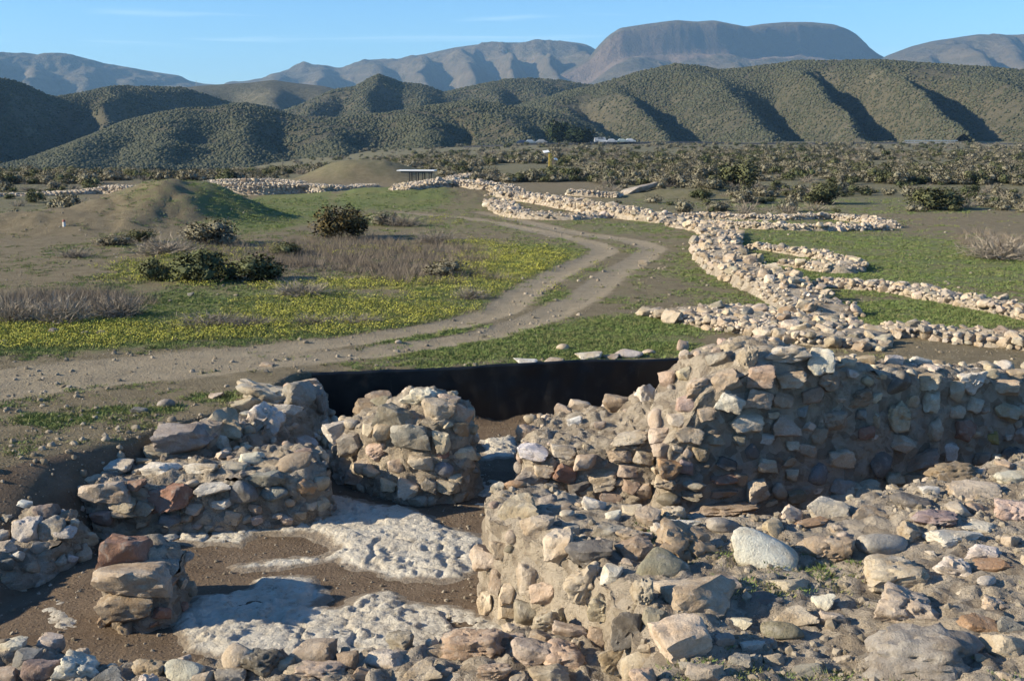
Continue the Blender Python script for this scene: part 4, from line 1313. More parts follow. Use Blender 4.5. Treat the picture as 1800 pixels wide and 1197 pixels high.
# ------------------------------------------------------------------ scatter of instances (grass, gravel, scrub)
def scatter(name, pts, rots, scl, protos, kind='stuff', idx=None):
    n = len(pts)
    me = bpy.data.meshes.new(name)
    me.vertices.add(n)
    me.vertices.foreach_set('co', np.ascontiguousarray(pts, dtype=np.float32).ravel())
    a = me.attributes.new('rot', 'FLOAT_VECTOR', 'POINT')
    a.data.foreach_set('vector', np.ascontiguousarray(rots, dtype=np.float32).ravel())
    a = me.attributes.new('scl', 'FLOAT_VECTOR', 'POINT')
    sc = np.asarray(scl, dtype=np.float32)
    if sc.ndim == 1:
        sc = np.repeat(sc[:, None], 3, 1)
    a.data.foreach_set('vector', np.ascontiguousarray(sc).ravel())
    a = me.attributes.new('idx', 'INT', 'POINT')
    a.data.foreach_set('value', np.ascontiguousarray(rng.integers(0, len(protos), n) if idx is None else idx, dtype=np.int32))
    col = bpy.data.collections.new(name + '_shapes')
    for q, pm in enumerate(protos):
        po = bpy.data.objects.new('%s_shape_%02d' % (name, q), pm)
        col.objects.link(po)
    ng = bpy.data.node_groups.new(name + '_scatter', 'GeometryNodeTree')
    ng.interface.new_socket('Geometry', in_out='INPUT', socket_type='NodeSocketGeometry')
    ng.interface.new_socket('Geometry', in_out='OUTPUT', socket_type='NodeSocketGeometry')
    N, Lk = ng.nodes, ng.links
    gi, go = N.new('NodeGroupInput'), N.new('NodeGroupOutput')
    ip = N.new('GeometryNodeInstanceOnPoints')
    ci = N.new('GeometryNodeCollectionInfo')
    ci.inputs['Collection'].default_value = col
    ci.inputs['Separate Children'].default_value = True
    ci.inputs['Reset Children'].default_value = True
    ip.inputs['Pick Instance'].default_value = True

    def na(nm, ty):
        d = N.new('GeometryNodeInputNamedAttribute')
        d.data_type = ty
        d.inputs['Name'].default_value = nm
        return d.outputs['Attribute']
    Lk.new(gi.outputs[0], ip.inputs['Points'])
    Lk.new(ci.outputs[0], ip.inputs['Instance'])
    Lk.new(na('idx', 'INT'), ip.inputs['Instance Index'])
    Lk.new(na('rot', 'FLOAT_VECTOR'), ip.inputs['Rotation'])
    Lk.new(na('scl', 'FLOAT_VECTOR'), ip.inputs['Scale'])
    Lk.new(ip.outputs[0], go.inputs[0])
    o = obj(name, me, kind=kind)
    md = o.modifiers.new('scatter', 'NODES')
    md.node_group = ng
    return o


def tris_mesh(name, T, mat, nrm=None):
    """T: (N,3,3) triangles; nrm: one shading normal for each"""
    T = np.asarray(T)
    me = mesh_np(name, T.reshape(-1, 3), np.arange(len(T) * 3).reshape(-1, 3), mat, nrm is not None)
    if nrm is not None:
        q = np.repeat(np.asarray(nrm, float), 3, 0)
        q /= np.linalg.norm(q, axis=1)[:, None] + 1e-9
        me.normals_split_custom_set_from_vertices(q.tolist())
    return me


def tuft(seed, n, h, spread, w, mat, lean=.5, heads=0, head_mat=None):
    r_ = np.random.default_rng(seed)
    T, H = [], []
    for k in range(n):
        a = r_.uniform(0, 6.28)
        b0 = np.array([math.cos(a), math.sin(a), 0]) * spread * r_.uniform(0, 1)
        L = h * r_.uniform(.5, 1.1)
        d = np.array([math.cos(a) * lean * r_.uniform(.1, 1), math.sin(a) * lean * r_.uniform(.1, 1), 1.0])
        d /= np.linalg.norm(d)
        sd = np.cross(d, [math.cos(a + 1), math.sin(a + 1), .2])
        sd = sd / np.linalg.norm(sd) * w * r_.uniform(.6, 1.2)
        tip = b0 + d * L
        T.append([b0 - sd, b0 + sd, tip])
        if k < heads:
            u = np.cross(d, sd)
            u = u / np.linalg.norm(u) * .0075
            e = sd / np.linalg.norm(sd) * .0075
            H += [[tip - u - e, tip + u - e, tip + u + e + d * .008], [tip - u - e, tip + u + e + d * .008, tip - u + e]]
    me = tris_mesh('tuft', T + H, mat)
    if H:
        me.materials.append(head_mat)
        mi = np.zeros(len(T) + len(H), dtype=np.int32)
        mi[len(T):] = 1
        me.polygons.foreach_set('material_index', mi)
    return me


def bush_leaves(seed, n, leaf, mat, flat=.75, lobes=9, shell=.55):
    """leafy bush of unit width: leaf faces through overlapping lobes"""
    r_ = np.random.default_rng(seed)
    c = np.column_stack([r_.uniform(-.30, .30, lobes), r_.uniform(-.30, .30, lobes), r_.uniform(.18, .55, lobes) * flat])
    rad = r_.uniform(.14, .27, lobes)
    k = r_.integers(0, lobes, n)
    d = r_.normal(size=(n, 3))
    d /= np.linalg.norm(d, axis=1)[:, None]
    rr = rad[k] * (shell + (1 - shell) * r_.random(n)) * (1 + .25 * r_.normal(size=n) * .5)
    ctr = c[k] + d * rr[:, None]
    ctr[:, 2] = np.maximum(ctr[:, 2], .02 + .05 * r_.random(n))
    e1 = r_.normal(size=(n, 3)) + d * .6
    e1 /= np.linalg.norm(e1, axis=1)[:, None]
    e2 = np.cross(e1, r_.normal(size=(n, 3)))
    e2 /= np.linalg.norm(e2, axis=1)[:, None]
    L = leaf * r_.uniform(.6, 1.4, n)[:, None]
    T = np.stack([ctr - e2 * L * .42, ctr + e2 * L * .42, ctr + e1 * L * 1.2], 1)
    N_ = d * .8 + r_.normal(size=(n, 3)) * .35 + (ctr - np.array([0, 0, .15])) * 1.2
    # dense inside of twigs and leaves
    v_, f_ = ico(1)
    for q in range(lobes):
        tv = v_ * rad[q] * .5 * (1 + .2 * r_.normal(size=len(v_)))[:, None] + c[q]
        tv[:, 2] = np.maximum(tv[:, 2], .01)
        T = np.concatenate([T, tv[f_]])
        N_ = np.concatenate([N_, (v_[f_].mean(1))])
    return tris_mesh('foliage', T, mat, N_)


def bush_twigs(seed, n, mat, w=.006, up=.7, lenr=(.3, .62), sub=3):
    """dry bush of unit width: branching bare twigs"""
    r_ = np.random.default_rng(seed)
    T = []
    for q in range(n):
        a = r_.uniform(0, 6.28)
        e = r_.uniform(.15, 1.35) * up + .12
        d = np.array([math.cos(a) * math.cos(e), math.sin(a) * math.cos(e), math.sin(e)])
        b0 = np.array([r_.normal() * .10, r_.normal() * .10, 0])
        L = r_.uniform(*lenr)
        sd = np.cross(d, r_.normal(size=3))
        sd = sd / np.linalg.norm(sd) * w
        p1 = b0 + d * L
        T.append([b0 - sd, b0 + sd, p1])
        for _ in range(sub):
            f = r_.uniform(.35, .95)
            d2 = d + r_.normal(size=3) * .55
            d2 /= np.linalg.norm(d2)
            q0 = b0 + d * L * f
            T.append([q0 - sd * .8, q0 + sd * .8, q0 + d2 * L * r_.uniform(.25, .5)])
    T = np.array(T)
    T[:, :, 2] = np.maximum(T[:, :, 2], 0)
    return tris_mesh('twigs', T, mat)


# ---- grass, flowers, dry stalks on the plateau
TUFT_G = [tuft(s, 26, .055, .13, .007, M_GRASS, 1.6) for s in range(4)]
TUFT_D = [tuft(s + 10, 22, .06, .14, .007, M_GRASS_DULL, 1.4) for s in range(4)]
TUFT_Y = [tuft(s + 20, 16, .09, .18, .006, M_GRASS_DULL, .9, 14, M_YELLOW) for s in range(4)]
TUFT_S = [tuft(s + 30, 44, .40, .30, .005, M_DRY, 1.0) for s in range(4)]


def sample_plan(n, ymin, ymax, smin=-.50, smax=.50):
    """points spread over the ground, evenly per unit of visible picture"""
    u = rng.random(n)
    Y = 1 / (1 / ymin + (1 / ymax - 1 / ymin) * u)
    S = rng.uniform(smin, smax, n)
    return S * (Y + 1), Y


def near_wall(x, y, pad=.1):
    m_ = np.zeros(len(x), bool)
    for ln, w in WALL_LINES:
        m_ |= dist_line(x, y, [tuple(q) for q in ln]) < w * .5 + pad
    return m_


def put(name, X, Y, scl, protos, sink=.01, tilt=.1):
    Z = terrain(X, Y) - sink
    rots = np.column_stack([rng.normal(0, tilt, len(X)), rng.normal(0, tilt, len(X)), rng.uniform(0, 6.28, len(X))])
    return scatter(name, np.column_stack([X, Y, Z]), rots, scl, protos)


X, Y = sample_plan(230000, 14.5, 75)
g, ye, dr, tr, pit, scb = masks(X, Y)
nz = n2(X, Y, .9, 4, 71) * .9 + n2(X, Y, 5, 2, 72) * .35
pg = np.clip((g + nz * .75 - .28) * 1.5, 0, 1) * (1 - pit)
ok = (rng.random(len(X)) < pg * .42) & ~near_wall(X, Y, -.1)
put('grass', X[ok], Y[ok], rng.uniform(.5, 1.15, ok.sum()) * (1 + .012 * Y[ok]), TUFT_G)
pd = np.clip((np.maximum(g * .7, .24 * sstep(19, 30, Y) + .08) + nz * .7 - .2), 0, 1) * (1 - pit) * (1 - tr * .8)
ok = (rng.random(len(X)) < pd * .2) & ~near_wall(X, Y, -.1)
put('weeds', X[ok], Y[ok], rng.uniform(.5, 1.2, ok.sum()) * (1 + .012 * Y[ok]), TUFT_D)
X, Y = sample_plan(90000, 22, 75)
g, ye, dr, tr, pit, scb = masks(X, Y)
nz = n2(X, Y, .8, 4, 75) * .8 + n2(X, Y, 5, 2, 76) * .3
ok = rng.random(len(X)) < np.clip(ye * 1.1 + nz - .15, 0, 1) * (ye > .05) * .5
put('yellow_wildflowers', X[ok], Y[ok], rng.uniform(.7, 1.3, ok.sum()) * (1 + .012 * Y[ok]), TUFT_Y)
X, Y = sample_plan(26000, 24, 75)
g, ye, dr, tr, pit, scb = masks(X, Y)
nz = n2(X, Y, .5, 3, 78) * .7
ok = rng.random(len(X)) < np.clip(dr * 1.3 + nz - .35, 0, 1) * (dr > .05) * .8
put('dry_grass', X[ok], Y[ok], rng.uniform(.55, 1.15, ok.sum()), TUFT_S)

# ---- gravel
M_PEBBLE = leaf_material('pebble', (.19, .155, .11), (.34, .29, .225), .95)
GRAVEL = []
for q in range(6):
    p, f = rock_shape(700 + q, 1, 'a')
    mg = mesh_np('pebble', p, f, M_PEBBLE, False)
    GRAVEL.append(mg)
X, Y = sample_plan(26000, 14, 80)
g, ye, dr, tr, pit, scb = masks(X, Y)
ok = rng.random(len(X)) < np.clip(.55 + n2(X, Y, .4, 3, 80) - g * .5 + .2 * tr, 0, 1) * (1 - pit)
sc_ = (.014 + .075 * rng.random(ok.sum()) ** 12) * (1 + .015 * Y[ok])
put('gravel', X[ok], Y[ok], sc_, GRAVEL, 0.0, .5)
# pebbles on the sunken floor and on the bank top
X = rng.uniform(-7, 1.5, 5000)
Y = rng.uniform(9.5, 20, 5000)
ok = sdf(X, Y, PIT) > .4
put('gravel', X[ok], Y[ok], .012 + .05 * rng.random(ok.sum()) ** 6, GRAVEL, 0, .5)
X = rng.uniform(-9, -3.6, 5000)
Y = rng.uniform(10, 19, 5000)
d_ = sdf(X, Y, PIT)
ok = (d_ > -.25) & (d_ < 1.5) & (rng.random(5000) < .5)
put('rubble', X[ok], Y[ok], .015 + .13 * rng.random(ok.sum()) ** 8, [mesh_np('rubble', *rock_shape(760 + q, 2, 'a'), M_PEBBLE, True) for q in range(6)], 0, .6)
W = WALLS['bank']
X = rng.uniform(-.3, 7.5, 16000)
Y = rng.uniform(7.6, 13.6, 16000)
ok = sdf(X, Y, W['out']) > .08
X, Y = X[ok], Y[ok]
hits, keep = [], []
for a, b2 in zip(X, Y):
    h_, n_, i_, d_ = BVH.ray_cast(Vector((a, b2, 3)), Vector((0, 0, -1)))
    if h_ is not None:
        hits.append(h_[:])
hits = np.array(hits)
ok = rng.random(len(hits)) < np.clip(.34 + n2(hits[:, 0], hits[:, 1], 1.1, 3, 83), 0, 1)
hits = hits[ok]
scatter('gravel', hits, rng.uniform(0, 6.28, (len(hits), 3)), .013 + .085 * rng.random(len(hits)) ** 6, GRAVEL)
# weeds on the bank
wp = hits[np.random.default_rng(5).random(len(hits)) < np.clip(n2(hits[:, 0], hits[:, 1], .9, 3, 85) * 1.4 - .30 + .45 * ((hits[:, 0] > 1.7) & (hits[:, 0] < 3.7) & (hits[:, 1] < 10.7)), 0, .6) * (hits[:, 2] < .55)]
wp = wp[(wp[:, 0] > 1.2)]
scatter('weeds', wp, np.column_stack([rng.normal(0, .1, (len(wp), 2)), rng.uniform(0, 6.28, len(wp))]), rng.uniform(.45, 1.0, len(wp)), TUFT_G[:2] + TUFT_D[:2])
dp = hits[np.random.default_rng(6).random(len(hits)) < .02]
scatter('dry_grass', dp, np.column_stack([rng.normal(0, .5, (len(dp), 2)), rng.uniform(0, 6.28, len(dp))]), rng.uniform(.15, .35, len(dp)), TUFT_S)

# ------------------------------------------------------------------ bushes of the meadow
BUSH = {'G': [bush_leaves(s, 2600, .040, M_GREENBUSH) for s in range(3)],
        'O': [bush_leaves(s + 10, 3200, .036, M_OLIVEBUSH, .95, 12, .7) for s in range(1)],
        'Y': [bush_leaves(s + 20, 2400, .038, M_GREYBUSH) for s in range(3)],
        'T': [bush_twigs(s + 30, 330, M_TWIG) for s in range(4)]}
STEM = [bush_twigs(s + 60, 26, M_BARK, .012, 1.0, (.25, .45), 2) for s in range(3)]
MEADOW = [
 (596, 419, 84, 48, 'O', 'dense rounded brown-olive bush standing alone below the earth mound'),
 (367, 430, 88, 44, 'Y', 'rounded grey-green bush at the foot of the earth mound'),
 (290, 447, 94, 34, 'T', 'wide dry grey bush beside the rounded grey-green bush'),
 (272, 492, 46, 38, 'G', 'small upright green bush at the near edge of the dry stalks'),
 (360, 494, 94, 54, 'G', 'large dark green bush in front of the dry stalks'),
 (463, 493, 98, 42, 'G', 'spreading green bush next to the largest green bush'),
 (531, 518, 84, 30, 'T', 'low dry bush alone on the yellow-green meadow'),
 (680, 396, 46, 22, 'Y', 'small grey-green bush behind the brown-olive bush'),
 (710, 398, 52, 24, 'T', 'small dry bush on the slope below the far wall'),
 (765, 427, 62, 24, 'T', 'dry grey bush by the far edge of the dry stalks'),
 (785, 486, 64, 28, 'Y', 'grey-green bush at the end of the dry stalks near the track'),
 (826, 524, 54, 24, 'T', 'small dry bush close to the bend in the cart track'),
 (132, 452, 48, 20, 'T', 'small dry bush on the bare slope of the mound'),
 (242, 426, 42, 22, 'G', 'small green bush at the mound foot, darker of two'),
 (196, 432, 52, 18, 'Y', 'low pale grey bush at the mound foot'),
 (210, 556, 74, 46, 'T', 'tall dry bush at the end of the nearer dry stalks'),
 (24, 566, 74, 54, 'T', 'tall dry bush cut by the picture edge among dry stalks'),
 (112, 568, 96, 56, 'T', 'broad dry bush in the nearer dry stalks'),
 (370, 573, 104, 26, 'T', 'low sprawling dry bush in the nearer yellow flowers'),
 (442, 573, 62, 22, 'T', 'small low dry bush beside the sprawling dry bush'),
 (550, 569, 62, 20, 'T', 'thin low dry bush halfway along the track edge'),
 (625, 567, 64, 18, 'T', 'thin low dry bush closest to the rutted part of the track'),
 (500, 450, 56, 22, 'G', 'low green bush half hidden in the dry stalks'),
 (1302, 334, 74, 44, 'G', 'tall dark green bush on the low rise beyond the walls'),
 (1442, 360, 66, 32, 'G', 'dark green bush at the near edge of the scrub above the stone ring'),
 (1640, 368, 86, 36, 'G', 'broad dark green bush at the near edge of the scrub, farthest from the walls'),
 (1312, 358, 44, 20, 'Y', 'small grey-green bush under the tall bush on the rise'),
 (1180, 328, 60, 22, 'Y', 'grey-green bush behind the sloping grey slab'),
 (1760, 455, 110, 44, 'T', 'wide stand of dry twigs on the grass, cut by the picture edge'),
]
for (px, py, w, h, ty, lab) in MEADOW:
    x, y, z = ghit(px, py)
    s = w / F * depth_of(x, y, z) * 1.30
    hz = h / F * depth_of(x, y, z) * 1.85
    t = thing('dry_bush' if ty == 'T' else 'bush', lab, 'bush', (x, y, z - .03), 'bushes of the meadow', rnd.uniform(0, 6.28))
    f = obj('twigs' if ty == 'T' else 'foliage', rnd.choice(BUSH[ty]), t)
    f.scale = (s, s, hz if ty != 'T' else hz * 1.05)
    st = obj('stem', rnd.choice(STEM), t)
    st.scale = (s * .9, s * .9, hz * .9)

# ------------------------------------------------------------------ scrub on the plain
SHRUB = {'G': [bush_leaves(s + 80, 900, .05, M_GREENBUSH, .85, 7, .75) for s in range(3)],
         'Y': [bush_leaves(s + 90, 850, .05, M_GREYBUSH, .75, 7, .75) for s in range(3)],
         'T': [bush_twigs(s + 100, 70, M_TWIG, .012) for s in range(3)]}
X, Y = sample_plan(9000, 46, 480, -.47, .47)
# even cover on the ground: thin out the near ones that the view spacing would crowd
s_ = masks(X, Y)[5]
cov = n2(X, Y, .06, 3, 91)
ok = (s_ > .45) & (rng.random(len(X)) < np.clip(.45 + cov * 1.5, .04, 1) * sstep(44, 60, Y + 8 * n2(X, Y, .1, 2, 95))) & ~near_wall(X, Y, .6)
sx_ = -X / Y
# open ground by the sign and along the far walls
for (px, py, rx, ry) in [(930, 300, 110, 12), (620, 325, 190, 22), (330, 345, 260, 14), (1130, 345, 90, 10)]:
    ok &= ell(X, Y, px, py, rx, ry) < .25
X, Y = X[ok], Y[ok]
o_ = np.argsort(Y)
X, Y = X[o_], Y[o_]
SZ = (.55 + 1.25 * rng.random(len(X)) ** 1.6) * (1 + .001 * Y)
keepi, cells = [], {}
for i_ in range(len(X)):
    c0 = (int(X[i_] // 1.5), int(Y[i_] // 1.5))
    bad = False
    for da in (-1, 0, 1):
        for db in (-1, 0, 1):
            for j in cells.get((c0[0] + da, c0[1] + db), ()):
                if (X[i_] - X[j]) ** 2 + (Y[i_] - Y[j]) ** 2 < ((SZ[i_] + SZ[j]) * .30) ** 2:
                    bad = True
    if not bad:
        cells.setdefault(c0, []).append(i_)
        keepi.append(i_)
X, Y, SZ = X[keepi], Y[keepi], SZ[keepi]
Z = terrain(X, Y)
NIND = 280
LAB = {('G', 0): 'dark green scrub bush on the open plain beyond the ruined walls', ('Y', 0): 'grey-green scrub bush on the open plain beyond the ruined walls', ('T', 0): 'bare grey scrub bush on the open plain beyond the ruined walls',
       ('G', 1): 'dark green scrub bush in the hollow behind the earth mound', ('Y', 1): 'grey-green scrub bush in the hollow behind the earth mound', ('T', 1): 'bare grey scrub bush in the hollow behind the earth mound'}
for i_ in range(min(NIND, len(X))):
    ty = rnd.choice('GYYYTTG')
    side = 1 if X[i_] < 0 else 0
    o = obj('scrub_bush', rnd.choice(SHRUB[ty]), None, (X[i_], Y[i_], Z[i_] - .04), label=LAB[(ty, side)], category='bush', group='%s scrub bushes %s' % ({'G': 'dark green', 'Y': 'grey-green', 'T': 'bare grey'}[ty], 'behind the earth mound' if side else 'beyond the walls'), kind='thing')
    s = SZ[i_]
    o.scale = (s, s, s * rnd.uniform(.6, 1.0))
    o.rotation_euler = (0, 0, rnd.uniform(0, 6.28))
j = slice(NIND, None)
# the rest of the scrub reads as one mass
X2, Y2 = sample_plan(16000, 95, 520, -.50, .50)
m5 = masks(X2, Y2)[5]
okk = (m5 > .5) & (rng.random(len(X2)) < np.clip(.36 + 1.4 * n2(X2, Y2, .05, 3, 92), .02, 1))
for (px, py, rx, ry) in [(930, 300, 110, 12), (620, 325, 190, 22), (330, 345, 260, 14)]:
    okk &= ell(X2, Y2, px, py, rx, ry) < .25
okk &= ~near_wall(X2, Y2, .8)
X2, Y2 = np.concatenate([X[j], X2[okk]]), np.concatenate([Y[j], Y2[okk]])
S2 = (.6 + 1.5 * rng.random(len(X2)) ** 1.7) * (1 + .0012 * Y2)
put('scrub', X2, Y2, np.column_stack([S2, S2, S2 * rng.uniform(.55, .95, len(X2))]), SHRUB['G'] + SHRUB['Y'] + SHRUB['Y'] + SHRUB['T'][:2], .05, .05)

# ------------------------------------------------------------------ bushes on the hills
HBUSH = []
for q in range(5):
    p, f = rock_shape(300 + q, 2, 'r')
    v_, _ = ico(2)
    p = p * (1 + .35 * vnoise(v_ * 3.1, 40 + q))[:, None]
    HBUSH.append(mesh_np('hill_bush', p, f, M_HILLBUSH, True))


def hill_scrub(H, n, s0, s1, seed):
    o, Xw, Yw, z, tt = H
    r_ = np.random.default_rng(seed)
    nr_, nc_ = z.shape
    r0 = np.argmax(tt[:, 0] == 0)
    a = r_.random(n) * (nr_ - 1 - max(0, r0 - 2)) + max(0, r0 - 2)
    b = r_.random(n) * (nc_ - 1)
    i0 = np.minimum(a.astype(int), nr_ - 2)
    j0 = np.minimum(b.astype(int), nc_ - 2)
    fa, fb = a - i0, b - j0

    def bil(A):
        return A[i0, j0] * (1 - fa) * (1 - fb) + A[i0 + 1, j0] * fa * (1 - fb) + A[i0, j0 + 1] * (1 - fa) * fb + A[i0 + 1, j0 + 1] * fa * fb
    x, y, zz = bil(Xw), bil(Yw), bil(z)
    ok = (r_.random(n) < np.clip(.55 + 1.3 * n2(x, y, .02, 4, seed) + .8 * n2(x, y, .11, 2, seed + 1), .06, 1)) & (np.abs(x) < .5 * y)
    x, y, zz = x[ok], y[ok], zz[ok]
    s = s0 + (s1 - s0) * r_.random(len(x)) ** 2
    scatter('hill_scrub', np.column_stack([x, y, zz + s * .12]), np.column_stack([np.zeros((len(x), 2)), r_.uniform(0, 6.28, len(x))]), np.column_stack([s, s, s * r_.uniform(.55, .9, len(x))]), HBUSH)


hill_scrub(HILL_A, 130000, .6, 2.0, 1)
hill_scrub(HILL_B, 90000, .55, 1.8, 2)
hill_scrub(HILL_C, 46000, .7, 2.0, 3)
hill_scrub(HILL_D, 50000, .8, 2.3, 4)

# ------------------------------------------------------------------ trees by the road
M_CROWN = leaf_material('tree_leaf', (.030, .045, .020), (.045, .060, .025))


def box_mesh(name, parts, mat, bev=0.0):
    bm = bmesh.new()
    for (cx, cy, cz, sx, sy, sz) in parts:
        g_ = bmesh.ops.create_cube(bm, size=1)
        bmesh.ops.scale(bm, vec=(sx, sy, sz), verts=g_['verts'])
        bmesh.ops.translate(bm, vec=(cx, cy, cz), verts=g_['verts'])
    if bev:
        bmesh.ops.bevel(bm, geom=bm.edges[:], offset=bev, segments=2, affect='EDGES')
    me = bpy.data.meshes.new(name)
    bm.to_mesh(me)
    bm.free()
    me.materials.append(mat)
    return me


def cyl_mesh(name, r0, r1, h, mat, seg=12, axis='z', bend=0):
    bm = bmesh.new()
    bmesh.ops.create_cone(bm, cap_ends=True, segments=seg, radius1=r0, radius2=r1, depth=h)
    bmesh.ops.translate(bm, vec=(0, 0, h / 2), verts=bm.verts)
    if axis == 'y':
        bmesh.ops.rotate(bm, cent=(0, 0, 0), matrix=Matrix.Rotation(R(-90), 3, 'X'), verts=bm.verts)
    if axis == 'x':
        bmesh.ops.rotate(bm, cent=(0, 0, 0), matrix=Matrix.Rotation(R(90), 3, 'Y'), verts=bm.verts)
    me = bpy.data.meshes.new(name)
    bm.to_mesh(me)
    bm.free()
    me.materials.append(mat)
    return me


for (px, py, w, h, lab) in [(983, 262, 44, 44, 'taller dark round tree by the road at the hill foot'), (1018, 262, 62, 32, 'wider low dark tree beside the taller tree by the road')]:
    Yt = 440 if w < 50 else 425
    x, y, _ = PY(px, py, Yt)
    z = tz(x, y)
    s = w / F * Yt
    hh = h / F * Yt
    t = thing('tree', lab, 'tree', (x, y, z - .1))
    tr_ = obj('trunk', cyl_mesh('trunk', .35, .18, hh * .6, M_BARK), t)
    c_ = obj('crown', bush_leaves(int(px), 2600, .055, M_CROWN, .95, 16, .6), t, (0, 0, hh * .12))
    c_.scale = (s * 1.15, s * 1.15, hh * 1.25)

# ------------------------------------------------------------------ roads, rails, vehicles
M_ASPH = plain('asphalt', (.055, .055, .057), .9, noise=.4, nscale=3)
M_RAIL = plain('galvanised_rail', (.50, .52, .53), .45, .6)
M_CONC = plain('concrete', (.36, .35, .33), .9, noise=.35, nscale=1.5)
M_GLASS = plain('car_glass', (.02, .025, .03), .1)
M_TYRE = plain('tyre', (.02, .02, .02), .9)
M_HUB = plain('hub', (.35, .35, .36), .4, .7)


def road(line, w, z_off):
    ln = resample(smooth_poly(line, 2, False), 3.0, False)
    tg = np.gradient(ln, axis=0)
    tg /= np.linalg.norm(tg, axis=1)[:, None]
    nr = np.stack([-tg[:, 1], tg[:, 0]], 1)
    gz = terrain(ln[:, 0], ln[:, 1]) + z_off
    V = []
    for a, dz in ((-w * .5 - 2.5, -1.8), (-w * .5, 0), (w * .5, 0), (w * .5 + 2.5, -1.8)):
        V.append(np.column_stack([ln + nr * a, gz + dz]))
    V = np.stack(V, 1).reshape(-1, 3)
    me = mesh_np('road', V, grid_faces(len(ln), 4), M_ASPH, False)
    obj('road', me, kind='structure')
    return ln, nr, gz


def rail(label, a, b, gz, n):
    L = math.hypot(b[0] - a[0], b[1] - a[1])
    t = thing('guard_rail', label, 'guard rail', (a[0], a[1], gz), rotz=math.atan2(b[1] - a[1], b[0] - a[0]))
    obj('beam', box_mesh('beam', [(L / 2, 0, .75, L, .06, .32)], M_RAIL, .02), t)
    pm = box_mesh('post', [(0, .05, .4, .12, .12, .8)], M_RAIL, .01)
    for q in range(n):
        obj('post', pm, t, (L * (q + .5) / n, 0, 0))
    return t


def car(label, loc, rz, col, L=4.3, Wd=1.75, Hh=1.55, van=False):
    t = thing('parked_car' if not van else 'parked_van', label, 'car' if not van else 'van', loc, None, rz)
    mat = plain('car_paint', col, .3)
    pr = [(-.5, .28), (-.5, .62), (-.46, .78), (-.36, .95), (-.27, 1.38), (-.2, Hh), (.12, Hh), (.2, 1.42), (.30, .98), (.46, .88), (.5, .66), (.5, .28)]
    if van:
        pr = [(-.5, .3), (-.5, 1.2), (-.48, Hh - .1), (-.44, Hh), (.25, Hh), (.32, Hh - .15), (.40, 1.15), (.48, 1.0), (.5, .7), (.5, .3)]
    bm = bmesh.new()
    a = [bm.verts.new((x * L, -Wd / 2 + (.14 if z > 1.05 else 0), z)) for x, z in pr]
    b = [bm.verts.new((x * L, Wd / 2 - (.14 if z > 1.05 else 0), z)) for x, z in pr]
    n = len(pr)
    bm.faces.new(a[::-1])
    bm.faces.new(b)
    for q in range(n):
        bm.faces.new((a[q], a[(q + 1) % n], b[(q + 1) % n], b[q]))
    bmesh.ops.recalc_face_normals(bm, faces=bm.faces)
    bmesh.ops.bevel(bm, geom=bm.edges[:], offset=.05, segments=2, affect='EDGES')
    me = bpy.data.meshes.new('body')
    bm.to_mesh(me)
    bm.free()
    me.materials.append(mat)
    obj('body', me, t)
    hw = Wd / 2 - .13
    for sd in (-1, 1):
        for (x0, x1) in ((-.24, -.06), (-.04, .15)):
            w = obj('window', box_mesh('window', [(0, 0, 0, (x1 - x0) * L, .03, .36)], M_GLASS, .01), t, ((x0 + x1) / 2 * L, sd * (hw + .012), Hh - .33))
        for x in (-.31, .31):
            wh = obj('wheel', cyl_mesh('wheel', .32, .32, .2, M_TYRE, 18, 'y'), t, (x * L, sd * (Wd / 2 - .1) - .1, .32))
            obj('rim', cyl_mesh('rim', .19, .19, .04, M_HUB, 14, 'y'), wh, (0, .2 if sd > 0 else -.04, 0))
        obj('headlight', box_mesh('headlight', [(0, 0, 0, .06, .3, .14)], M_HUB, .01), t, (.5 * L - .02, sd * .6, .72))
    obj('windscreen', box_mesh('windscreen', [(0, 0, 0, .03, Wd - .45, .42)], M_GLASS, .01), t, (.245 * L, 0, 1.2)).rotation_euler = (0, R(-38), 0)
    return t


# road in the low valley on the left
LR = [PY(-260, 303, 330)[:2], PY(-60, 303, 330)[:2], PY(60, 303, 330)[:2], PY(140, 304, 328)[:2], PY(260, 306, 326)[:2]]
ln, nr, gz = road(LR, 7.0, .9)
A0, B0 = PY(-40, 303, 326), PY(118, 303, 326)
gr = tz(A0[0], A0[1]) + .9
rail('long metal guard rail of the road in the low valley', A0, B0, gr, 10)
x, y, _ = PY(40, 300, 330)
car('white car driving on the valley road behind the guard rail', (x, y, tz(x, y) + .92), 0, (.75, .76, .78), 4.6, 1.8, 1.75)
# road at the foot of the hills on the right, with parked cars
RR = [PY(820, 262, 455)[:2], PY(930, 262, 450)[:2], PY(1060, 258, 455)[:2], PY(1200, 252, 470)[:2], PY(1400, 248, 480)[:2], PY(1640, 246, 480)[:2], PY(1900, 248, 470)[:2]]
road(RR, 8.0, .6)
for (px, Yc, lab, col, van) in [(918, 449, 'dark blue car parked at the roadside farthest from the trees', (.05, .07, .12), False), (932, 449, 'pale blue car parked behind the yellow sign post', (.3, .36, .42), False), (952, 449, 'grey car parked between the blue cars and the trees', (.35, .36, .37), False),
                               (1031, 452, 'dark car parked in the shade of the wide low tree', (.04, .045, .06), False), (1056, 453, 'white van parked first in the row past the trees', (.5, .51, .52), True), (1075, 453, 'white car parked second in the row past the trees', (.48, .49, .5), False), (1093, 454, 'pale green car parked third in the row past the trees', (.36, .42, .40), False), (1107, 455, 'silver car parked last in the row past the trees', (.5, .52, .54), False)]:
    x, y, _ = PY(px, 258, Yc)
    car(lab, (x, y, tz(x, y) + .62), .05, col, 4.4 if not van else 5.2, 1.8, 1.55 if not van else 2.2, van)
A0, B0 = PY(1590, 246, 474), PY(1684, 246, 474)
zr = tz(A0[0], A0[1]) + .5
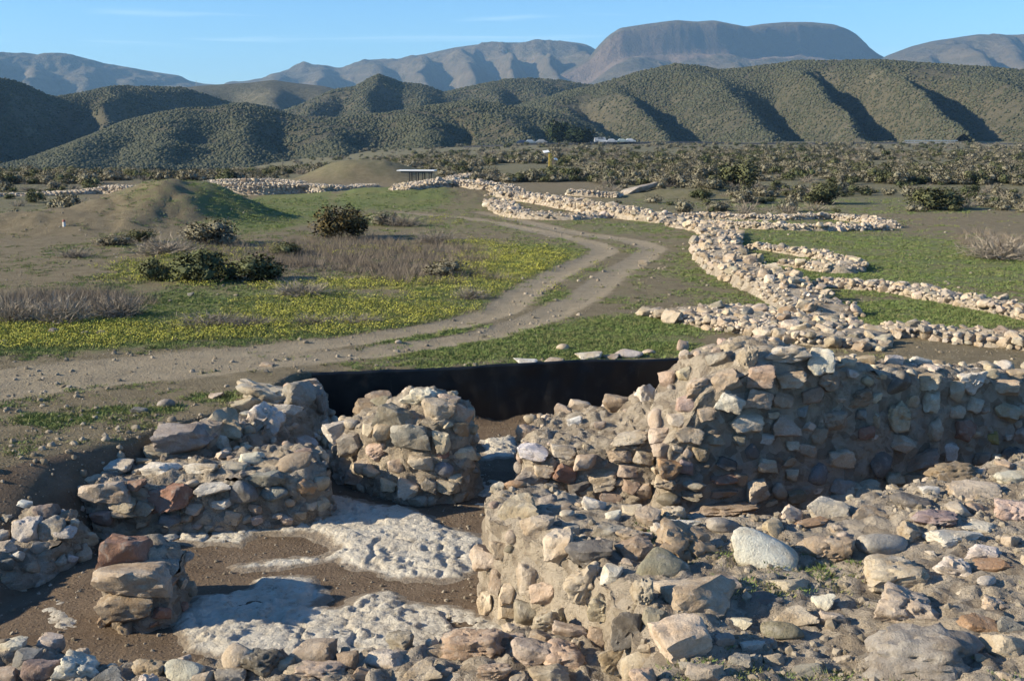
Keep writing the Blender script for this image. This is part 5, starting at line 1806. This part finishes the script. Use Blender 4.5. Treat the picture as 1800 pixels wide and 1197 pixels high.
rail('short metal guard rail on the culvert at the hill foot', A0, B0, zr, 8)
cv = obj('culvert_parapet', box_mesh('culvert_parapet', [(0, 0, 0, math.hypot(B0[0] - A0[0], B0[1] - A0[1]) + 2, .5, 1.2)], M_CONC, .04), None, ((A0[0] + B0[0]) / 2, 473.2, zr - .35), label='low concrete culvert parapet under the short guard rail', category='parapet', kind='thing')

# ------------------------------------------------------------------ signs and small structures on the plateau
M_YPOST = plain('yellow_paint', (.62, .43, .06), .5, noise=.25)
M_WHITE = plain('white_panel', (.78, .78, .76), .5, noise=.12)
M_DKMETAL = plain('dark_metal', (.05, .05, .05), .6, .3)
x, y, z = ghit(967, 298)
sg = thing('sign_post', 'yellow twin-post sign with tilted white panels among the far scrub', 'sign', (x, y, z - .05), None, .35)
for sx_ in (-.11, .11):
    obj('post', box_mesh('post', [(sx_, 0, .95, .1, .1, 1.9)], M_YPOST, .01), sg)
obj('arm', box_mesh('arm', [(0, 0, 0, .5, .08, .08)], M_YPOST, .01), sg, (-.2, 0, 1.95)).rotation_euler = (0, R(32), 0)
pn = obj('panel', box_mesh('panel', [(0, 0, 0, .72, .5, .05)], M_WHITE, .01), sg, (-.55, -.1, 2.12))
pn.rotation_euler = (R(28), R(-8), 0)
obj('arm', box_mesh('arm', [(0, 0, 0, .5, .07, .07)], M_YPOST, .01), sg, (.32, 0, 1.45)).rotation_euler = (0, R(35), 0)
p2 = obj('panel', box_mesh('panel', [(0, 0, 0, .45, .4, .05)], M_WHITE, .01), sg, (.66, -.08, 1.25))
p2.rotation_euler = (R(28), R(12), 0)

x, y, _ = PY(733, 303, 99)
z = tz(x, y)
zt_ = PY(733, 300, 99)[2]
sh = thing('shelter', 'low flat shelter with a white panel roof on a dark frame beside the smooth mound', 'shelter', (x, y, z - .05), None, -.1)
hh = zt_ - z + .05
wd_ = 66 / F * 99
obj('roof', box_mesh('roof', [(0, 0, hh, wd_, 1.5, .09)], M_WHITE, .015), sg if False else sh)
for sx_ in (-.42, -.14, .14, .42):
    for sy_ in (-.55, .55):
        obj('leg', box_mesh('leg', [(sx_ * wd_ * .62 + .3, sy_, (hh - .1) / 2, .07, .07, hh - .1)], M_DKMETAL, .005), sh)
for sy_ in (-.55, .55):
    obj('beam', box_mesh('beam', [(0, sy_, hh - .11, wd_ * .8, .08, .12)], M_DKMETAL, .005), sh)

x, y, z = ghit(113, 398)
mk = thing('marker_post', 'short white marker post with reddish top on the slope by the scrub', 'marker post', (x, y, z - .05))
hz = .55
obj('post', cyl_mesh('post', .07, .06, .24, plain('marker_white', (.66, .63, .6), .7, noise=.3)), mk)
obj('cap', cyl_mesh('cap', .075, .055, .09, plain('marker_red', (.32, .13, .10), .7, noise=.3)), mk, (0, 0, .24))

# sloping grey slab by the small broken wall
x, y, z = ghit(1122, 338)
sl = stone(None, (x, y, z + .2), (3.0, 2.0, .5), (R(-6), R(-14), .3), 'g', 's', 3, 'rock_slab')
for k_, v_ in dict(label='large sloping grey rock slab beside the small broken wall', category='rock', kind='thing').items():
    sl[k_] = v_

# ------------------------------------------------------------------ loose stones lying on the ground
LOOSE = [(95, 582, 18, 14, 'd', 'dark loose stone among the yellow flowers'), (149, 586, 14, 10, 'g', 'small grey loose stone between two others in the yellow flowers'), (180, 584, 20, 10, 'v', 'flat olive loose stone in the yellow flowers'),
         (335, 517, 12, 8, 'u', 'small blue-grey stone on the bare strip of the meadow'), (8, 600, 20, 8, 'd', 'flat dark stone at the meadow edge by the track'),
         (246, 719, 30, 12, 'u', 'flat blue-grey stone on the bare ground above the boulder row'), (292, 707, 32, 16, 'g', 'rounded grey stone on the bare ground above the boulder row'), (378, 694, 30, 10, 'b', 'flat beige stone near the boulder row'),
         (1200, 606, 22, 26, 'k', 'upright pinkish stone on the grass behind the black sheet'), (990, 609, 26, 12, 'b', 'small beige stone on the grass behind the black sheet'),
         (1036, 624, 46, 14, 'w', 'flat pale stone in the short row above the black sheet'), (1106, 620, 50, 16, 'w', 'largest pale stone in the short row above the black sheet'), (1075, 626, 30, 10, 'b', 'small beige stone in the short row above the black sheet'),
         (975, 632, 34, 10, 'b', 'flat beige stone at the start of the short row above the sheet'), (925, 634, 40, 8, 'w', 'thin pale stone at the end of the short row above the sheet'), (1140, 618, 26, 10, 'b', 'small stone beyond the largest in the short row above the sheet'),
         (1205, 604, 12, 10, 'w', 'tiny pale stone next to the upright pinkish stone'), (700, 600, 14, 7, 'b', 'small stone on the verge of the near track'), (470, 640, 26, 8, 'n', 'flat brown stone pressed into the track'), (1130, 460, 16, 8, 'b', 'small stone on the outside of the track bend'),
         (860, 360, 26, 12, 'w', 'pale stone fallen below the bastion wall')]
for (px, py, w, h, code, lab) in LOOSE:
    x, y, z = ghit(px, py + h * .4)
    dp = depth_of(x, y, z)
    sx, sz = w / F * dp, h / F * dp
    o = stone(None, (x, y, z + sz * .25), (sx, sx * .8, sz * 1.1), (rnd.uniform(-.1, .1), rnd.uniform(-.1, .1), rnd.uniform(-.4, .4)), code, rnd.choice('aar'), 3, 'loose_stone')
    o['label'] = lab
    o['category'] = 'stone'
    o['group'] = 'loose stones on the ground'
    o['kind'] = 'thing'

# ------------------------------------------------------------------ masts on the far ridge
M_MAST = plain('mast_steel', (.30, .30, .31), .6, .4)
x, y, z = PY(345, 150, 1345)
ms = thing('radio_mast', 'thin radio mast standing on the low far ridge', 'mast', (x, y, z - 3))
obj('pole', cyl_mesh('pole', .35, .15, 9, M_MAST), ms)
for q in (4.0, 6.5):
    obj('crossbar', box_mesh('crossbar', [(0, 0, q, 1.6, .15, .15)], M_MAST), ms)

# ------------------------------------------------------------------ air
hb = box_mesh('haze', [(0, 0, 0, 13000, 11200, 480)], None)
hb.materials.clear()
hm = bpy.data.materials.new('haze')
hm.use_nodes = True
hn = hm.node_tree
hn.nodes.clear()
ho = hn.nodes.new('ShaderNodeOutputMaterial')
hv = hn.nodes.new('ShaderNodeVolumePrincipled')
hv.inputs['Color'].default_value = (.36, .66, 1.0, 1)
hv.inputs['Density'].default_value = 1.0e-4
hv.inputs['Anisotropy'].default_value = 0.1
hn.links.new(hv.outputs[0], ho.inputs['Volume'])
hb.materials.append(hm)
obj('haze', hb, None, (0, 2600, 480 / 2 - 18), kind='stuff')
